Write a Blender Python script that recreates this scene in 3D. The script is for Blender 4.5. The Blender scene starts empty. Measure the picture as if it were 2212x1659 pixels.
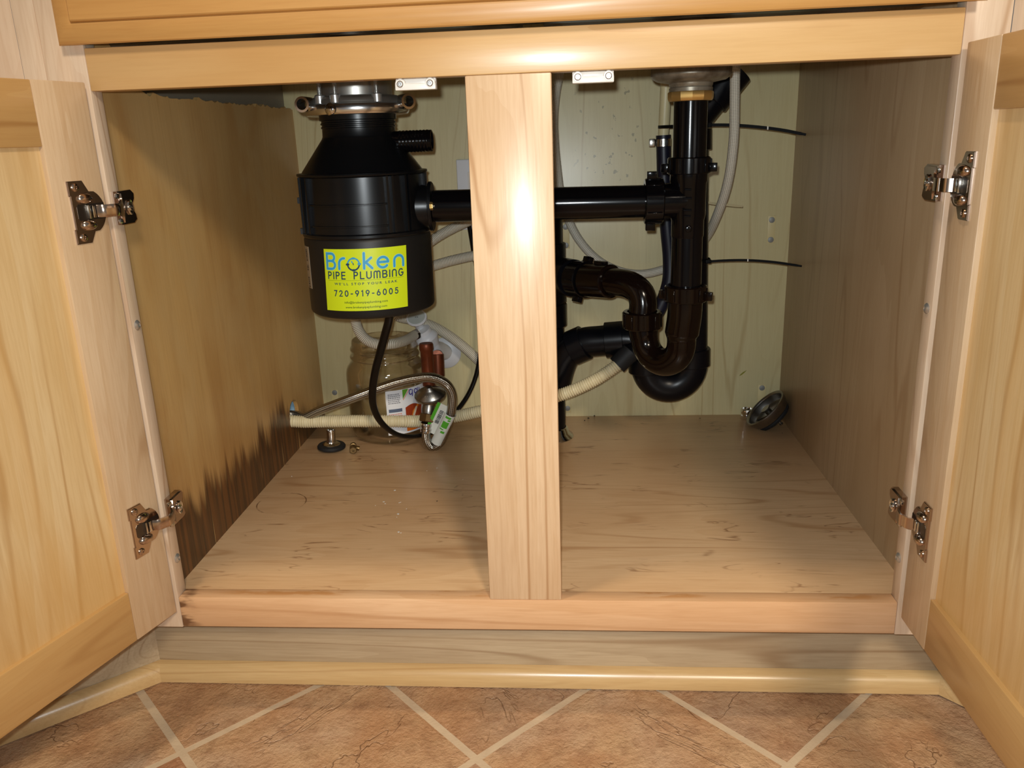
import bpy, bmesh, math, random
from mathutils import Vector, Matrix, noise
R = math.radians
rnd = random.Random(7)
SC = bpy.context.scene
COL = SC.collection

# ------------------------------------------------------------------ camera, world, lights, exposure
CF, CX, CY, CZ, YAW, PIT, ROL = 1763.27, .05541, -.75936, .62008, -.08108, -.29159, -.03623
_fw = Vector((math.sin(YAW) * math.cos(PIT), math.cos(YAW) * math.cos(PIT), math.sin(PIT)))
_r0 = Vector((math.cos(YAW), -math.sin(YAW), 0)); _u0 = _r0.cross(_fw)
_rt = _r0 * math.cos(ROL) + _u0 * math.sin(ROL); _up = -_r0 * math.sin(ROL) + _u0 * math.cos(ROL)
cam_d = bpy.data.cameras.new('camera'); cam = bpy.data.objects.new('camera', cam_d); COL.objects.link(cam)
cam.matrix_world = Matrix(((_rt.x, _up.x, -_fw.x, CX), (_rt.y, _up.y, -_fw.y, CY), (_rt.z, _up.z, -_fw.z, CZ), (0, 0, 0, 1)))
cam_d.sensor_width = 36; cam_d.lens = 36 * CF / 2212; cam_d.clip_start = .01
SC.camera = cam
SC.view_settings.view_transform = 'Standard'; SC.view_settings.look = 'None'
SC.view_settings.gamma = 1; SC.view_settings.use_curve_mapping = False
SC.view_settings.exposure = 0.0

w = bpy.data.worlds.new('room_ambience'); SC.world = w; w.use_nodes = True
w.node_tree.nodes['Background'].inputs[0].default_value = (1.0, .93, .84, 1)
w.node_tree.nodes['Background'].inputs[1].default_value = .15

def lamp(kind, name, loc, power, color, size=None, target=None):
    d = bpy.data.lights.new(name, kind); o = bpy.data.objects.new(name, d); COL.objects.link(o)
    o.location = loc; d.energy = power; d.color = color
    if kind == 'AREA': d.shape = 'DISK'; d.size = size
    if kind in ('POINT', 'SPOT'): d.shadow_soft_size = size
    if target: o.rotation_euler = (Vector(target) - Vector(loc)).to_track_quat('-Z', 'Y').to_euler()
    return o
fl = lamp('SPOT', 'phone_flash', (.046, -.766, .638), 20.5, (.93, 1.0, 1.03), .006, (.10, .40, .30))
fl.data.spot_size = R(118); fl.data.spot_blend = 1.0     # the lens of the flash throws most of its light forward
lamp('AREA', 'ceiling_lamp_far', (1.0, -3.0, 2.45), 62, (1.0, .86, .68), .5, (0, 0, .4))
lamp('AREA', 'ceiling_lamp_near', (-.40, -.30, 2.42), 12, (1.0, .80, .56), .16, (-.2, 0, .2))

# camera-solve helper: the point on the plane y=Y that the photograph shows at pixel (px, py)
def P(px, py, Y):
    v = _rt * ((px - 1106) / CF) + _up * ((829.5 - py) / CF) + _fw
    t = (Y - CY) / v.y
    return Vector((CX, CY, CZ)) + v * t
def PZ(px, py, Z):
    v = _rt * ((px - 1106) / CF) + _up * ((829.5 - py) / CF) + _fw
    return Vector((CX, CY, CZ)) + v * ((Z - CZ) / v.z)

# ------------------------------------------------------------------ mesh helpers
def lin(c):
    return tuple((x / 12.92 if x <= .04045 else ((x + .055) / 1.055) ** 2.4) for x in (v / 255 for v in c)) + (1,)
ORG = {}
def finish(name, bm, mat, parent=None, smooth=None, label=None, kind=None, origin=None, recalc=True):
    """link a bmesh (built in world space) as one mesh object under its parent"""
    if recalc: bmesh.ops.recalc_face_normals(bm, faces=bm.faces)
    off = ORG.get(parent.name, Vector()) if parent else Vector(origin or (0, 0, 0))
    if off.length: bmesh.ops.translate(bm, verts=bm.verts, vec=-off)
    me = bpy.data.meshes.new(name); bm.to_mesh(me); bm.free()
    for m in (mat if isinstance(mat, (list, tuple)) else [mat]): me.materials.append(m)
    if smooth is not None:
        me.shade_smooth()
        if smooth < 180: me.set_sharp_from_angle(angle=R(smooth))
    o = bpy.data.objects.new(name, me); COL.objects.link(o)
    if parent: o.parent = parent
    else: o.location = off
    ORG[o.name] = off
    if label: o['label'] = label
    if kind: o['kind'] = kind
    return o
def thing(name, loc, label, cat, group=None):
    o = bpy.data.objects.new(name, None); COL.objects.link(o); o.empty_display_size = .02
    o.location = loc; ORG[o.name] = Vector(loc)
    o['label'] = label; o['category'] = cat
    if group: o['group'] = group
    return o
def tag(o, label, cat, group=None):
    o['label'] = label; o['category'] = cat
    if group: o['group'] = group
    return o
def M4(o=(0, 0, 0), x=(1, 0, 0), y=(0, 1, 0), z=(0, 0, 1)):
    x, y, z, o = Vector(x), Vector(y), Vector(z), Vector(o)
    return Matrix(((x.x, y.x, z.x, o.x), (x.y, y.y, z.y, o.y), (x.z, y.z, z.z, o.z), (0, 0, 0, 1)))
def axisM(o, z, xh=(1, 0, 0)):
    z = Vector(z).normalized(); xh = Vector(xh)
    if abs(z.dot(xh)) > .95: xh = Vector((0, 1, 0))
    x = (xh - z * z.dot(xh)).normalized(); y = z.cross(x)
    return M4(o, x, y, z)
def box(bm, x0, x1, y0, y1, z0, z1, bev=0, seg=2, M=None):
    b = bmesh.new() if bev or M else bm
    vs = [b.verts.new((x, y, z)) for x in (x0, x1) for y in (y0, y1) for z in (z0, z1)]
    for f in ((0, 1, 3, 2), (4, 6, 7, 5), (0, 4, 5, 1), (2, 3, 7, 6), (0, 2, 6, 4), (1, 5, 7, 3)): b.faces.new([vs[i] for i in f])
    if b is bm: return
    bmesh.ops.recalc_face_normals(b, faces=b.faces)
    if bev: bmesh.ops.bevel(b, geom=b.edges[:], offset=bev, segments=seg, affect='EDGES', profile=.5, clamp_overlap=True)
    merge(bm, b, M)
def merge(bm, b, M=None, mi=None):
    if M is not None: bmesh.ops.transform(b, matrix=M, verts=b.verts)
    if mi is not None:
        for f in b.faces: f.material_index = mi
    me = bpy.data.meshes.new('tmp'); b.to_mesh(me); b.free(); bm.from_mesh(me); bpy.data.meshes.remove(me)
def lathe(bm, prof, M=None, seg=32, mi=0, a0=0, a1=2 * math.pi):
    """prof: (r, z) list; r=0 ends make poles"""
    M = M or Matrix(); full = abs(a1 - a0 - 2 * math.pi) < 1e-6; n = seg if full else seg + 1; rings = []
    for r, z in prof:
        if r < 1e-7: rings.append([bm.verts.new(M @ Vector((0, 0, z)))])
        else: rings.append([bm.verts.new(M @ Vector((r * math.cos(a0 + (a1 - a0) * i / seg), r * math.sin(a0 + (a1 - a0) * i / seg), z))) for i in range(n)])
    for a, b in zip(rings, rings[1:]):
        for i in range(seg):
            j = (i + 1) % n
            if len(a) == 1 and len(b) == 1: continue
            if len(a) == 1: f = bm.faces.new((a[0], b[i], b[j]))
            elif len(b) == 1: f = bm.faces.new((a[i], a[j], b[0]))
            else: f = bm.faces.new((a[i], a[j], b[j], b[i]))
            f.material_index = mi
def spline(pts, n=10):
    pts = [Vector(p) for p in pts]; out = []
    q = [pts[0] * 2 - pts[1]] + pts + [pts[-1] * 2 - pts[-2]]
    for i in range(1, len(q) - 2):
        p0, p1, p2, p3 = q[i - 1], q[i], q[i + 1], q[i + 2]
        t1 = max((p1 - p0).length, 1e-6) ** .5; t2 = max((p2 - p1).length, 1e-6) ** .5; t3 = max((p3 - p2).length, 1e-6) ** .5
        m1 = (p2 - p1) + ((p1 - p0) / t1 - (p2 - p0) / (t1 + t2)) * t2
        m2 = (p2 - p1) + ((p3 - p2) / t3 - (p3 - p1) / (t2 + t3)) * t2
        for k in range(n):
            s = k / n; out.append(p1 * (2*s**3 - 3*s*s + 1) + m1 * (s**3 - 2*s*s + s) + p2 * (-2*s**3 + 3*s*s) + m2 * (s**3 - s*s))
    out.append(pts[-1]); return out
def resample(pts, step):
    L = [0]
    for a, b in zip(pts, pts[1:]): L.append(L[-1] + (b - a).length)
    n = max(2, int(round(L[-1] / step))); out = []; j = 0
    for i in range(n + 1):
        s = L[-1] * i / n
        while j < len(L) - 2 and L[j + 1] < s: j += 1
        t = (s - L[j]) / max(1e-9, L[j + 1] - L[j]); out.append(pts[j].lerp(pts[j + 1], t))
    return out
def tube(bm, pts, r, seg=14, caps=True, flat=1.0, hint=(0, 0, 1), mi=0):
    """sweep along pts; r: radius or f(arclength); flat<1 squashes the second axis. UV: x around, y metres along"""
    uvl = bm.loops.layers.uv.verify()
    T = [(pts[min(i + 1, len(pts) - 1)] - pts[max(i - 1, 0)]).normalized() for i in range(len(pts))]
    h = Vector(hint); u = (h - T[0] * h.dot(T[0]))
    if u.length < 1e-3: u = Vector((1, 0, 0)) - T[0] * T[0].x
    u.normalize(); s = 0; rings = []; S = []
    for i, p in enumerate(pts):
        if i: s += (p - pts[i - 1]).length
        u = (u - T[i] * u.dot(T[i])).normalized(); v = T[i].cross(u)
        rr = r(s) if callable(r) else r
        rings.append([bm.verts.new(p + u * (rr * math.cos(2*math.pi*k/seg)) + v * (rr * flat * math.sin(2*math.pi*k/seg))) for k in range(seg)]); S.append(s)
    for i, (a, b) in enumerate(zip(rings, rings[1:])):
        for k in range(seg):
            j = (k + 1) % seg; f = bm.faces.new((a[k], a[j], b[j], b[k])); f.material_index = mi
            for lp, uv in zip(f.loops, ((k/seg, S[i]), ((k+1)/seg, S[i]), ((k+1)/seg, S[i+1]), (k/seg, S[i+1]))): lp[uvl].uv = uv
    if caps:
        bm.faces.new(rings[0][::-1]).material_index = mi; bm.faces.new(rings[-1]).material_index = mi
def prism(bm, poly, t, M=None, bev=0, mi=None):
    b = bmesh.new(); a = [b.verts.new((x, y, 0)) for x, y in poly]; c = [b.verts.new((x, y, t)) for x, y in poly]; n = len(poly)
    b.faces.new(a[::-1]); b.faces.new(c)
    for i in range(n): b.faces.new((a[i], a[(i + 1) % n], c[(i + 1) % n], c[i]))
    bmesh.ops.recalc_face_normals(b, faces=b.faces)
    if bev: bmesh.ops.bevel(b, geom=[e for e in b.edges if len({v.co.z for v in e.verts}) == 1 and e.verts[0].co.z > t / 2], offset=bev, segments=2, affect='EDGES', clamp_overlap=True)
    merge(bm, b, M, mi)
def dome(bm, c, rx, ry, rz, M=None, seg=14, rings=6, mi=0):
    M = M or Matrix(); b = bmesh.new()
    lathe(b, [(math.cos(math.pi/2*i/rings), math.sin(math.pi/2*i/rings)) for i in range(rings)] + [(0, 1)], None, seg)
    bmesh.ops.transform(b, matrix=M @ Matrix.Translation(Vector(c)) @ Matrix.Diagonal((rx, ry, rz, 1)), verts=b.verts)
    merge(bm, b, None, mi)

# ------------------------------------------------------------------ materials
class NT:
    def __init__(s, name):
        s.m = bpy.data.materials.new(name); s.m.use_nodes = True; s.t = s.m.node_tree; s.b = s.t.nodes['Principled BSDF']
    def n(s, typ, **k):
        o = s.t.nodes.new(typ)
        for a, v in k.items():
            if a.startswith('i_'):
                key = a[2:].replace('_', ' '); o.inputs[int(key) if key.isdigit() else key].default_value = v
            else: setattr(o, a, v)
        return o
    def l(s, a, b): s.t.links.new(a, b)
    def put(s, sock, v):
        if hasattr(v, 'links') or hasattr(v, 'is_linked'): s.l(v, sock)
        else: sock.default_value = v
    def math(s, op, a, b=0.0, c=0.0, clamp=False):
        o = s.n('ShaderNodeMath', operation=op, use_clamp=clamp)
        s.put(o.inputs[0], a); s.put(o.inputs[1], b)
        if op in ('MULTIPLY_ADD', 'SMOOTH_MIN'): s.put(o.inputs[2], c)
        return o.outputs[0]
    def mix(s, f, a, b, mode='MIX'):
        o = s.n('ShaderNodeMix', data_type='RGBA', blend_type=mode); s.put(o.inputs[0], f); s.put(o.inputs[6], a); s.put(o.inputs[7], b); return o.outputs[2]
    def ramp(s, f, *st):
        o = s.n('ShaderNodeValToRGB'); e = o.color_ramp.elements
        while len(e) < len(st): e.new(.5)
        for x, (p, c) in zip(e, st): x.position = p; x.color = c if isinstance(c, tuple) else (c, c, c, 1)
        s.put(o.inputs[0], f); return o.outputs[0]
    def remap(s, f, a, b, c=0., d=1.):
        o = s.n('ShaderNodeMapRange', interpolation_type='SMOOTHSTEP'); s.put(o.inputs[0], f)
        for i, v in enumerate((a, b, c, d)): s.put(o.inputs[i + 1], v)
        return o.outputs[0]
    def noise(s, vec, scale, detail=3, rough=.55, dist=0):
        o = s.n('ShaderNodeTexNoise', i_Scale=scale, i_Detail=detail, i_Roughness=rough, i_Distortion=dist); s.l(vec, o.inputs['Vector']); return o.outputs[0]
    def coords(s, scale=(1, 1, 1), loc=(0, 0, 0), rot=(0, 0, 0), kind='Object'):
        tc = s.n('ShaderNodeTexCoord'); mp = s.n('ShaderNodeMapping')
        mp.inputs['Scale'].default_value = scale; mp.inputs['Location'].default_value = loc; mp.inputs['Rotation'].default_value = rot
        s.l(tc.outputs[kind], mp.inputs[0]); return mp.outputs[0]
    def bump(s, h, strength=.2, dist=.001, normal=None):
        o = s.n('ShaderNodeBump', i_Strength=strength, i_Distance=dist); s.l(h, o.inputs['Height'])
        if normal: s.l(normal, o.inputs['Normal'])
        return o.outputs[0]
    def sep(s, v):
        o = s.n('ShaderNodeSeparateXYZ'); s.l(v, o.inputs[0]); return o.outputs

def plain(name, rgb, rough=.5, metal=0, coat=0, spec=.5, bump=None, grime=0, ior=None):
    k = NT(name); k.b.inputs['Roughness'].default_value = rough; k.b.inputs['Metallic'].default_value = metal
    k.b.inputs['Coat Weight'].default_value = coat; k.b.inputs['Specular IOR Level'].default_value = spec
    c = lin(rgb); v = k.coords()
    n = k.noise(v, 45, 4); f = k.remap(n, .35, .75)
    k.l(k.mix(f, c, tuple(x * (1 - grime) for x in c[:3]) + (1,)), k.b.inputs['Base Color'])
    if grime: k.l(k.math('MULTIPLY_ADD', f, grime * .35, rough), k.b.inputs['Roughness'])
    if bump: k.l(k.bump(k.noise(v, bump[0], 3), bump[1], .001), k.b.inputs['Normal'])
    return k.m
SEED = [0]
def wood(name, light, dark, axis='x', line=.35, fig=.5, rough=.36, coat=.25, fine=.22, extra=None, rings=14, bumps=.10, stretch=.10, coatr=.22):
    """varnished maple: fine pores along the grain, faint growth lines, slow blotches"""
    k = NT(name); SEED[0] += 1; sd = SEED[0] * 3.17
    al = {'x': 0, 'y': 1, 'z': 2}[axis]
    st = lambda along, across: tuple(along if i == al else across for i in range(3))
    v = k.coords(st(stretch, 1.0), (sd, sd * .7, sd * 1.3))
    warp = k.noise(v, 5.5, 2)
    slow = k.noise(k.coords(st(.35, 1), (sd, sd, -sd)), 7, 3)
    w1 = k.n('ShaderNodeTexNoise', i_Scale=30., i_Detail=2., i_Roughness=.5, i_Distortion=.25); k.l(v, w1.inputs['Vector'])
    ringp = k.math('MULTIPLY_ADD', warp, rings, k.math('MULTIPLY', w1.outputs[0], .8))
    fr = k.math('FRACT', ringp)
    ln = k.math('ABSOLUTE', k.math('SUBTRACT', fr, .5))           # 0 at a growth line
    lines = k.remap(ln, .0, .11, 1, 0)
    lines = k.math('MULTIPLY', lines, k.remap(k.noise(v, 14, 2), .35, .65))
    pores = k.noise(k.coords(st(.05, 1), (sd, 0, sd)), 420, 3, .6)
    fleck = k.remap(k.noise(k.coords(st(.12, 1), (sd, 2, sd)), 95, 2, .5), .60, .74)
    L, D = lin(light), lin(dark)
    c = k.mix(k.math('MULTIPLY', k.remap(slow, .3, .72), fig), L, D)
    c = k.mix(k.math('MULTIPLY', k.math('POWER', fr, 1.5), fig * .55), c, D)
    c = k.mix(k.math('MULTIPLY', lines, min(1, line * 1.9)), c, tuple(x * y for x, y in zip(D, (.66, .52, .38, 1))))
    c = k.mix(k.math('MULTIPLY', k.remap(pores, .38, .68), fine), c, tuple(x * y for x, y in zip(D, (.80, .72, .62, 1))))
    c = k.mix(k.math('MULTIPLY', fleck, fine * .9), c, tuple(x * y for x, y in zip(D, (.70, .58, .45, 1))))
    if extra: c = extra(k, c)
    k.l(c, k.b.inputs['Base Color'])
    k.b.inputs['Roughness'].default_value = rough; k.b.inputs['Coat Weight'].default_value = coat; k.b.inputs['Coat Roughness'].default_value = coatr
    k.l(k.bump(k.math('ADD', pores, k.math('MULTIPLY', lines, .4)), bumps, .0006), k.b.inputs['Normal'])
    return k.m
BROWN = lin((92, 52, 18))
def seam(k, c, y, at):            # dark dirt line in the joint between rail and floor board
    e = k.math('ABSOLUTE', k.math('SUBTRACT', y, at)); return k.mix(k.math('MULTIPLY', k.remap(e, .0002, .0014, 1, 0), .7), c, lin((104, 64, 30)))
def low_extra(k, c):              # amber blotches on the top of the bottom rail, dark wet mark at its left end
    v = k.coords(); x, y, z = k.sep(v)
    n = k.noise(k.coords((.5, 2.0, 1), (3.1, 0, 0)), 42, 4, .6)
    top = k.math('MULTIPLY', k.remap(z, .1514, .1520), k.remap(y, -.016, -.010))
    def bump(cx, w): return k.remap(k.math('ABSOLUTE', k.math('SUBTRACT', x, cx)), w * .4, w, 1, 0)
    ar = k.math('MAXIMUM', k.math('MAXIMUM', bump(-.075, .05), bump(-.26, .10)), k.math('MAXIMUM', bump(.33, .05), bump(.15, .05)))
    f = k.math('MULTIPLY', k.math('MULTIPLY', top, ar), k.remap(n, .46, .60))
    c = k.mix(k.math('MULTIPLY', f, .6), c, lin((186, 122, 52)))
    n2 = k.noise(k.coords((.25, 1, 1), (1, 0, 4)), 90, 3, .6)
    e = k.math('MULTIPLY', k.remap(k.math('MULTIPLY_ADD', n2, -.03, k.math('ADD', x, .381)), -.012, .010, 1, 0), k.remap(n2, .38, .55))
    c = k.mix(k.math('MULTIPLY', e, .85), c, lin((92, 54, 28)))
    return seam(k, c, y, -.001)
def floor_extra(k, c):
    v = k.coords(); x, y, z = k.sep(v)
    c = seam(k, c, y, -.001)
    # half-ring left by a wet can: centre, radius
    def ring(cx, cy, r, w, amt):
        d = k.math('SQRT', k.math('ADD', k.math('POWER', k.math('SUBTRACT', x, cx), 2), k.math('POWER', k.math('SUBTRACT', y, cy), 2)))
        e = k.math('ABSOLUTE', k.math('SUBTRACT', d, r)); m = k.remap(e, 0, w, 1, 0)
        m = k.math('MULTIPLY', m, k.remap(k.noise(v, 38, 3), .44, .62)); return k.math('MULTIPLY', m, amt)
    c = k.mix(ring(-.350, .2235, .033, .0014, .9), c, lin((92, 55, 26)))
    # dry curved scuffs
    n = k.noise(k.coords((.20, 1.0, 1), (4.1, 2.2, 0)), 34, 3, .55, .9)
    ln = k.remap(k.math('ABSOLUTE', k.math('SUBTRACT', n, .5)), 0, .020, 1, 0)
    ln = k.math('MULTIPLY', ln, k.remap(k.noise(v, 15, 3), .52, .66))
    c = k.mix(k.math('MULTIPLY', ln, .75), c, lin((122, 76, 40)))
    return c
def left_extra(k, c):             # black-brown water stain wicking up the grain from the floor joint
    v = k.coords(); x, y, z = k.sep(v)
    n1 = k.noise(k.coords((1, 1, .06), (0, 3.3, 0)), 34, 4, .62)
    n2 = k.noise(k.coords((1, 1, .03), (0, 1.3, 0)), 130, 3, .6)
    n0 = k.noise(k.coords((1, 1, .02), (0, 7.7, 0)), 9, 2)
    h = k.math('SUBTRACT', z, .152)
    top = k.math('MULTIPLY_ADD', n1, .125, k.math('MULTIPLY_ADD', n2, .05, k.math('MULTIPLY_ADD', n0, .08, -.052)))
    top = k.math('MULTIPLY', top, k.remap(y, .60, .36, .35, 1))
    m = k.remap(k.math('SUBTRACT', top, h), -.014, .022)
    halo = k.remap(k.math('SUBTRACT', top, h), -.10, .01)
    # long wet run marks and broad wicked patches further up
    big = k.remap(k.noise(k.coords((1, 1, .22), (0, 5.1, 0)), 8, 3), .42, .68)
    c = k.mix(k.math('MULTIPLY', big, .5), c, lin((164, 114, 54)))
    cl_ = k.remap(k.noise(k.coords((1, 1, .6), (2, 2.1, 0)), 9, 4, .6, .6), .44, .66)
    c = k.mix(k.math('MULTIPLY', cl_, .45), c, lin((198, 168, 116)))
    c = k.mix(k.math('MULTIPLY', halo, .35), c, lin((150, 96, 36)))
    dk = k.mix(k.remap(n2, .4, .6), lin((52, 28, 10)), lin((96, 56, 22)))
    c = k.mix(k.math('MULTIPLY', m, .93), c, dk)
    spl = k.remap(k.noise(k.coords((1, 1, .02), (0, 9.3, 2)), 210, 1, .4), .70, .74)
    spl = k.math('MULTIPLY', spl, k.remap(h, .045, .0, 0, 1))
    return k.mix(k.math('MULTIPLY', spl, .8), c, lin((214, 170, 106)))
def back_extra(k, c):             # dark specks of old splashes on the upper part of the back
    v = k.coords(); x, y, z = k.sep(v)
    sp = k.remap(k.noise(k.coords((1, 1, .8)), 120, 2, .45), .665, .70)
    dx = k.math('ABSOLUTE', k.math('SUBTRACT', x, .115)); dz = k.math('ABSOLUTE', k.math('SUBTRACT', z, .605))
    area = k.math('MULTIPLY', k.remap(dx, .03, .075, 1, 0), k.remap(dz, .07, .13, 1, 0))
    return k.mix(k.math('MULTIPLY', k.math('MULTIPLY', sp, area), .5), c, lin((70, 72, 66)))
def panel_amber(k, c):              # amber tone, stronger towards the bottom of the door panels, with vertical streaks
    v = k.coords(); x, y, z = k.sep(v)
    n = k.noise(k.coords((1, 1, .12), (1.3, 0, 0)), 60, 3)
    f = k.remap(k.math('MULTIPLY_ADD', n, .10, k.math('MULTIPLY', z, -1.0)), -.10 - .03, -.03)
    st = k.remap(k.noise(k.coords((1, 1, .03), (2, 0, 0)), 26, 3), .48, .70)
    return k.mix(k.math('MULTIPLY', k.math('MAXIMUM', f, k.math('MULTIPLY', st, .7)), .48), c, lin((206, 154, 76)))

W_mid = wood('maple_centre_stile', (224, 194, 158), (198, 158, 114), 'z', .34, .55)
W_rail = wood('maple_top_rail', (210, 172, 118), (190, 144, 86), 'x', .24, .9, fine=.10, rings=5, stretch=.07)
W_low = wood('maple_bottom_rail', (232, 194, 154), (208, 160, 114), 'x', .30, .7, extra=low_extra, rings=9, stretch=.045)
W_drawer = wood('maple_drawer_front', (198, 150, 86), (178, 124, 64), 'x', .16, .7, rough=.42, coat=.12, fine=.14, rings=10, stretch=.05)
W_stile = wood('maple_face_stile', (224, 202, 176), (206, 176, 146), 'z', .30, .6)
W_dstile = wood('maple_door_stile', (216, 190, 156), (192, 156, 114), 'z', .34, .7, rings=20)
W_drail = wood('maple_door_rail', (206, 166, 108), (190, 144, 84), 'x', .30, .6, fine=.12)
W_panel = wood('maple_door_panel', (230, 204, 158), (212, 175, 116), 'z', .40, .8, extra=panel_amber)
W_floor = wood('maple_cabinet_floor', (216, 180, 138), (198, 156, 112), 'x', .32, .6, rough=.34, extra=floor_extra)
W_left = wood('maple_left_side', (208, 172, 112), (188, 148, 90), 'z', .10, .45, rings=8, rough=.42, coat=.1, extra=left_extra)
W_right = wood('laminate_right_side', (186, 160, 126), (164, 136, 100), 'z', .24, .8, rough=.40, coat=.15, fine=.12)
W_back = wood('laminate_back', (214, 204, 160), (198, 184, 136), 'z', .24, .5, rough=.45, coat=.9, coatr=.33, fine=.12, extra=back_extra, rings=18)
W_toe = wood('maple_toe_kick', (198, 178, 146), (164, 140, 110), 'x', .30, .55, rough=.45, coat=.1, rings=20, stretch=.05)
W_shoe = wood('maple_shoe_moulding', (216, 184, 132), (198, 160, 106), 'x', .2, .6, rough=.30)
W_greyside = plain('grey_side_panel', (132, 122, 104), .55)

STEEL = plain('brushed_steel', (188, 186, 180), .26, 1)
DARKST = plain('dull_chrome', (150, 146, 140), .28, 1, grime=.3)
CHROME = plain('chrome', (214, 212, 208), .12, 1)
NICKEL = plain('bronzed_nickel', (194, 176, 162), .18, 1)
CUPD = plain('cup_shadow_metal', (92, 84, 76), .3, .9)
SCREW = plain('zinc_screw', (196, 196, 194), .32, .82)
NAIL = plain('grey_nail', (138, 138, 134), .5, .3)
BRASS = plain('brass', (232, 190, 116), .30, .85)
DULLBRASS = plain('dull_brass', (150, 124, 84), .42, 1, grime=.4)
COPPER = plain('aged_copper', (122, 62, 36), .34, .6, grime=.45)
ABS = plain('black_abs', (8, 7, 9), .16, spec=.22)
ABS2 = plain('black_abs_matt', (8, 9, 14), .30, spec=.22)
TRAP = plain('brownish_black_abs', (14, 7, 5), .14, spec=.25)
BODY = plain('black_disposal_plastic', (11, 12, 14), .30, spec=.30)
CAN = plain('black_disposal_can', (22, 21, 20), .45, spec=.32)
RUBBER = plain('black_rubber', (30, 30, 31), .6, spec=.3)
NAVY = plain('navy_rubber', (16, 18, 34), .42, spec=.4)
CORD = plain('black_cord', (11, 10, 10), .28, spec=.3)
WHITE = plain('white_plastic', (226, 222, 214), .34)
WHITEV = plain('white_valve_plastic', (216, 218, 222), .38)
IVORY = plain('ivory_tube', (212, 200, 156), .42)

# ------------------------------------------------------------------ the tiled floor
Wd, ZB, ZT, ZR, RB, TH = .381, .1524, .6747, .7114, .116, .019
ZF = .1512
k = NT('grout'); v = k.coords()
k.l(k.mix(k.noise(v, 60, 4), lin((212, 190, 158)), lin((188, 164, 134))), k.b.inputs['Base Color']); k.b.inputs['Roughness'].default_value = .85
k.l(k.bump(k.noise(v, 300, 3), .4, .001), k.b.inputs['Normal']); GROUT = k.m
def tilemat(i, a, b, g):
    k = NT('slate_tile_' + 'abcdef'[i]); v = k.coords((1, 1, 1), (i * 1.7, i * .9, 0))
    n = k.noise(v, 9, 5, .62, .25); n2 = k.noise(v, 40, 6, .72); n3 = k.noise(v, 5, 2)
    c = k.mix(k.remap(n, .34, .66), lin(a), lin(b)); c = k.mix(.12, c, lin((150, 132, 116))); c = k.mix(k.math('MULTIPLY', k.remap(n3, .46, .66), .8), c, lin(g))
    c = k.mix(k.math('MULTIPLY', k.remap(n2, .46, .72), .50), c, lin((126, 82, 54)))
    c = k.mix(k.math('MULTIPLY', k.remap(k.noise(v, 70, 4, .7), .52, .74), .45), c, lin((214, 172, 134)))
    vein = k.remap(k.math('ABSOLUTE', k.math('SUBTRACT', k.noise(k.coords((1, .45, 1), (i * 2.7, i, 0), (0, 0, .6)), 11, 4, .62, .5), .5)), 0, .007, 1, 0)
    vein = k.math('MULTIPLY', vein, k.remap(k.noise(v, 7, 2), .48, .62))
    c = k.mix(k.math('MULTIPLY', vein, .22), c, lin((112, 60, 34)))
    k.l(c, k.b.inputs['Base Color']); k.b.inputs['Roughness'].default_value = .46
    k.l(k.bump(k.math('ADD', k.math('MULTIPLY_ADD', k.noise(v, 220, 3, .6), .35, n2), k.math('MULTIPLY_ADD', n, 1.8, k.math('MULTIPLY', vein, -.3))), .9, .0050), k.b.inputs['Normal']); return k.m
TM = [tilemat(0, (174, 126, 86), (196, 152, 108), (166, 136, 110)), tilemat(1, (182, 134, 92), (204, 166, 124), (194, 164, 136)), tilemat(2, (168, 114, 76), (190, 140, 98), (186, 158, 132))]
bm = bmesh.new(); box(bm, -1.6, 1.6, -2.2, .06, -.03, -.0035)
floor_o = finish('floor', bm, GROUT, kind='structure'); floor_o['label'] = 'diagonally laid rust brown slate look floor tiles with pale grout'
SIDE = .2268
tile_me = []
def tile_mesh(seed):
    b = bmesh.new(); h = SIDE / 2 - .0047; N = 14; g = []
    for i in range(N + 1):
        row = []
        for j in range(N + 1):
            x, y = -h + 2 * h * i / N, -h + 2 * h * j / N
            z = .0008 * noise.noise(Vector((x * 22 + seed * 7, y * 22, seed)))
            if i in (0, N): x += math.copysign(.0006 * noise.noise(Vector((y * 60, seed, 3))), x)
            if j in (0, N): y += math.copysign(.0006 * noise.noise(Vector((x * 60, seed, 5))), y)
            if i in (0, N) or j in (0, N): z -= .0016
            row.append(b.verts.new((x, y, z)))
        g.append(row)
    for i in range(N):
        for j in range(N): b.faces.new((g[i][j], g[i + 1][j], g[i + 1][j + 1], g[i][j + 1]))
    ring = [g[i][0] for i in range(N)] + [g[N][j] for j in range(N)] + [g[i][N] for i in range(N, 0, -1)] + [g[0][j] for j in range(N, 0, -1)]
    low = [b.verts.new((v.co.x, v.co.y, -.008)) for v in ring]
    for i in range(len(ring)): j = (i + 1) % len(ring); b.faces.new((ring[j], ring[i], low[i], low[j]))
    me = bpy.data.meshes.new('tile'); b.to_mesh(me); b.free(); me.materials.append(TM[seed % 3]); me.shade_smooth(); me.set_sharp_from_angle(angle=R(40)); return me
TMe = [tile_mesh(i) for i in range(6)]
nt = 0
X0, Y0 = -.0537, -.0566; dg = SIDE * math.sqrt(2)
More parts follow.
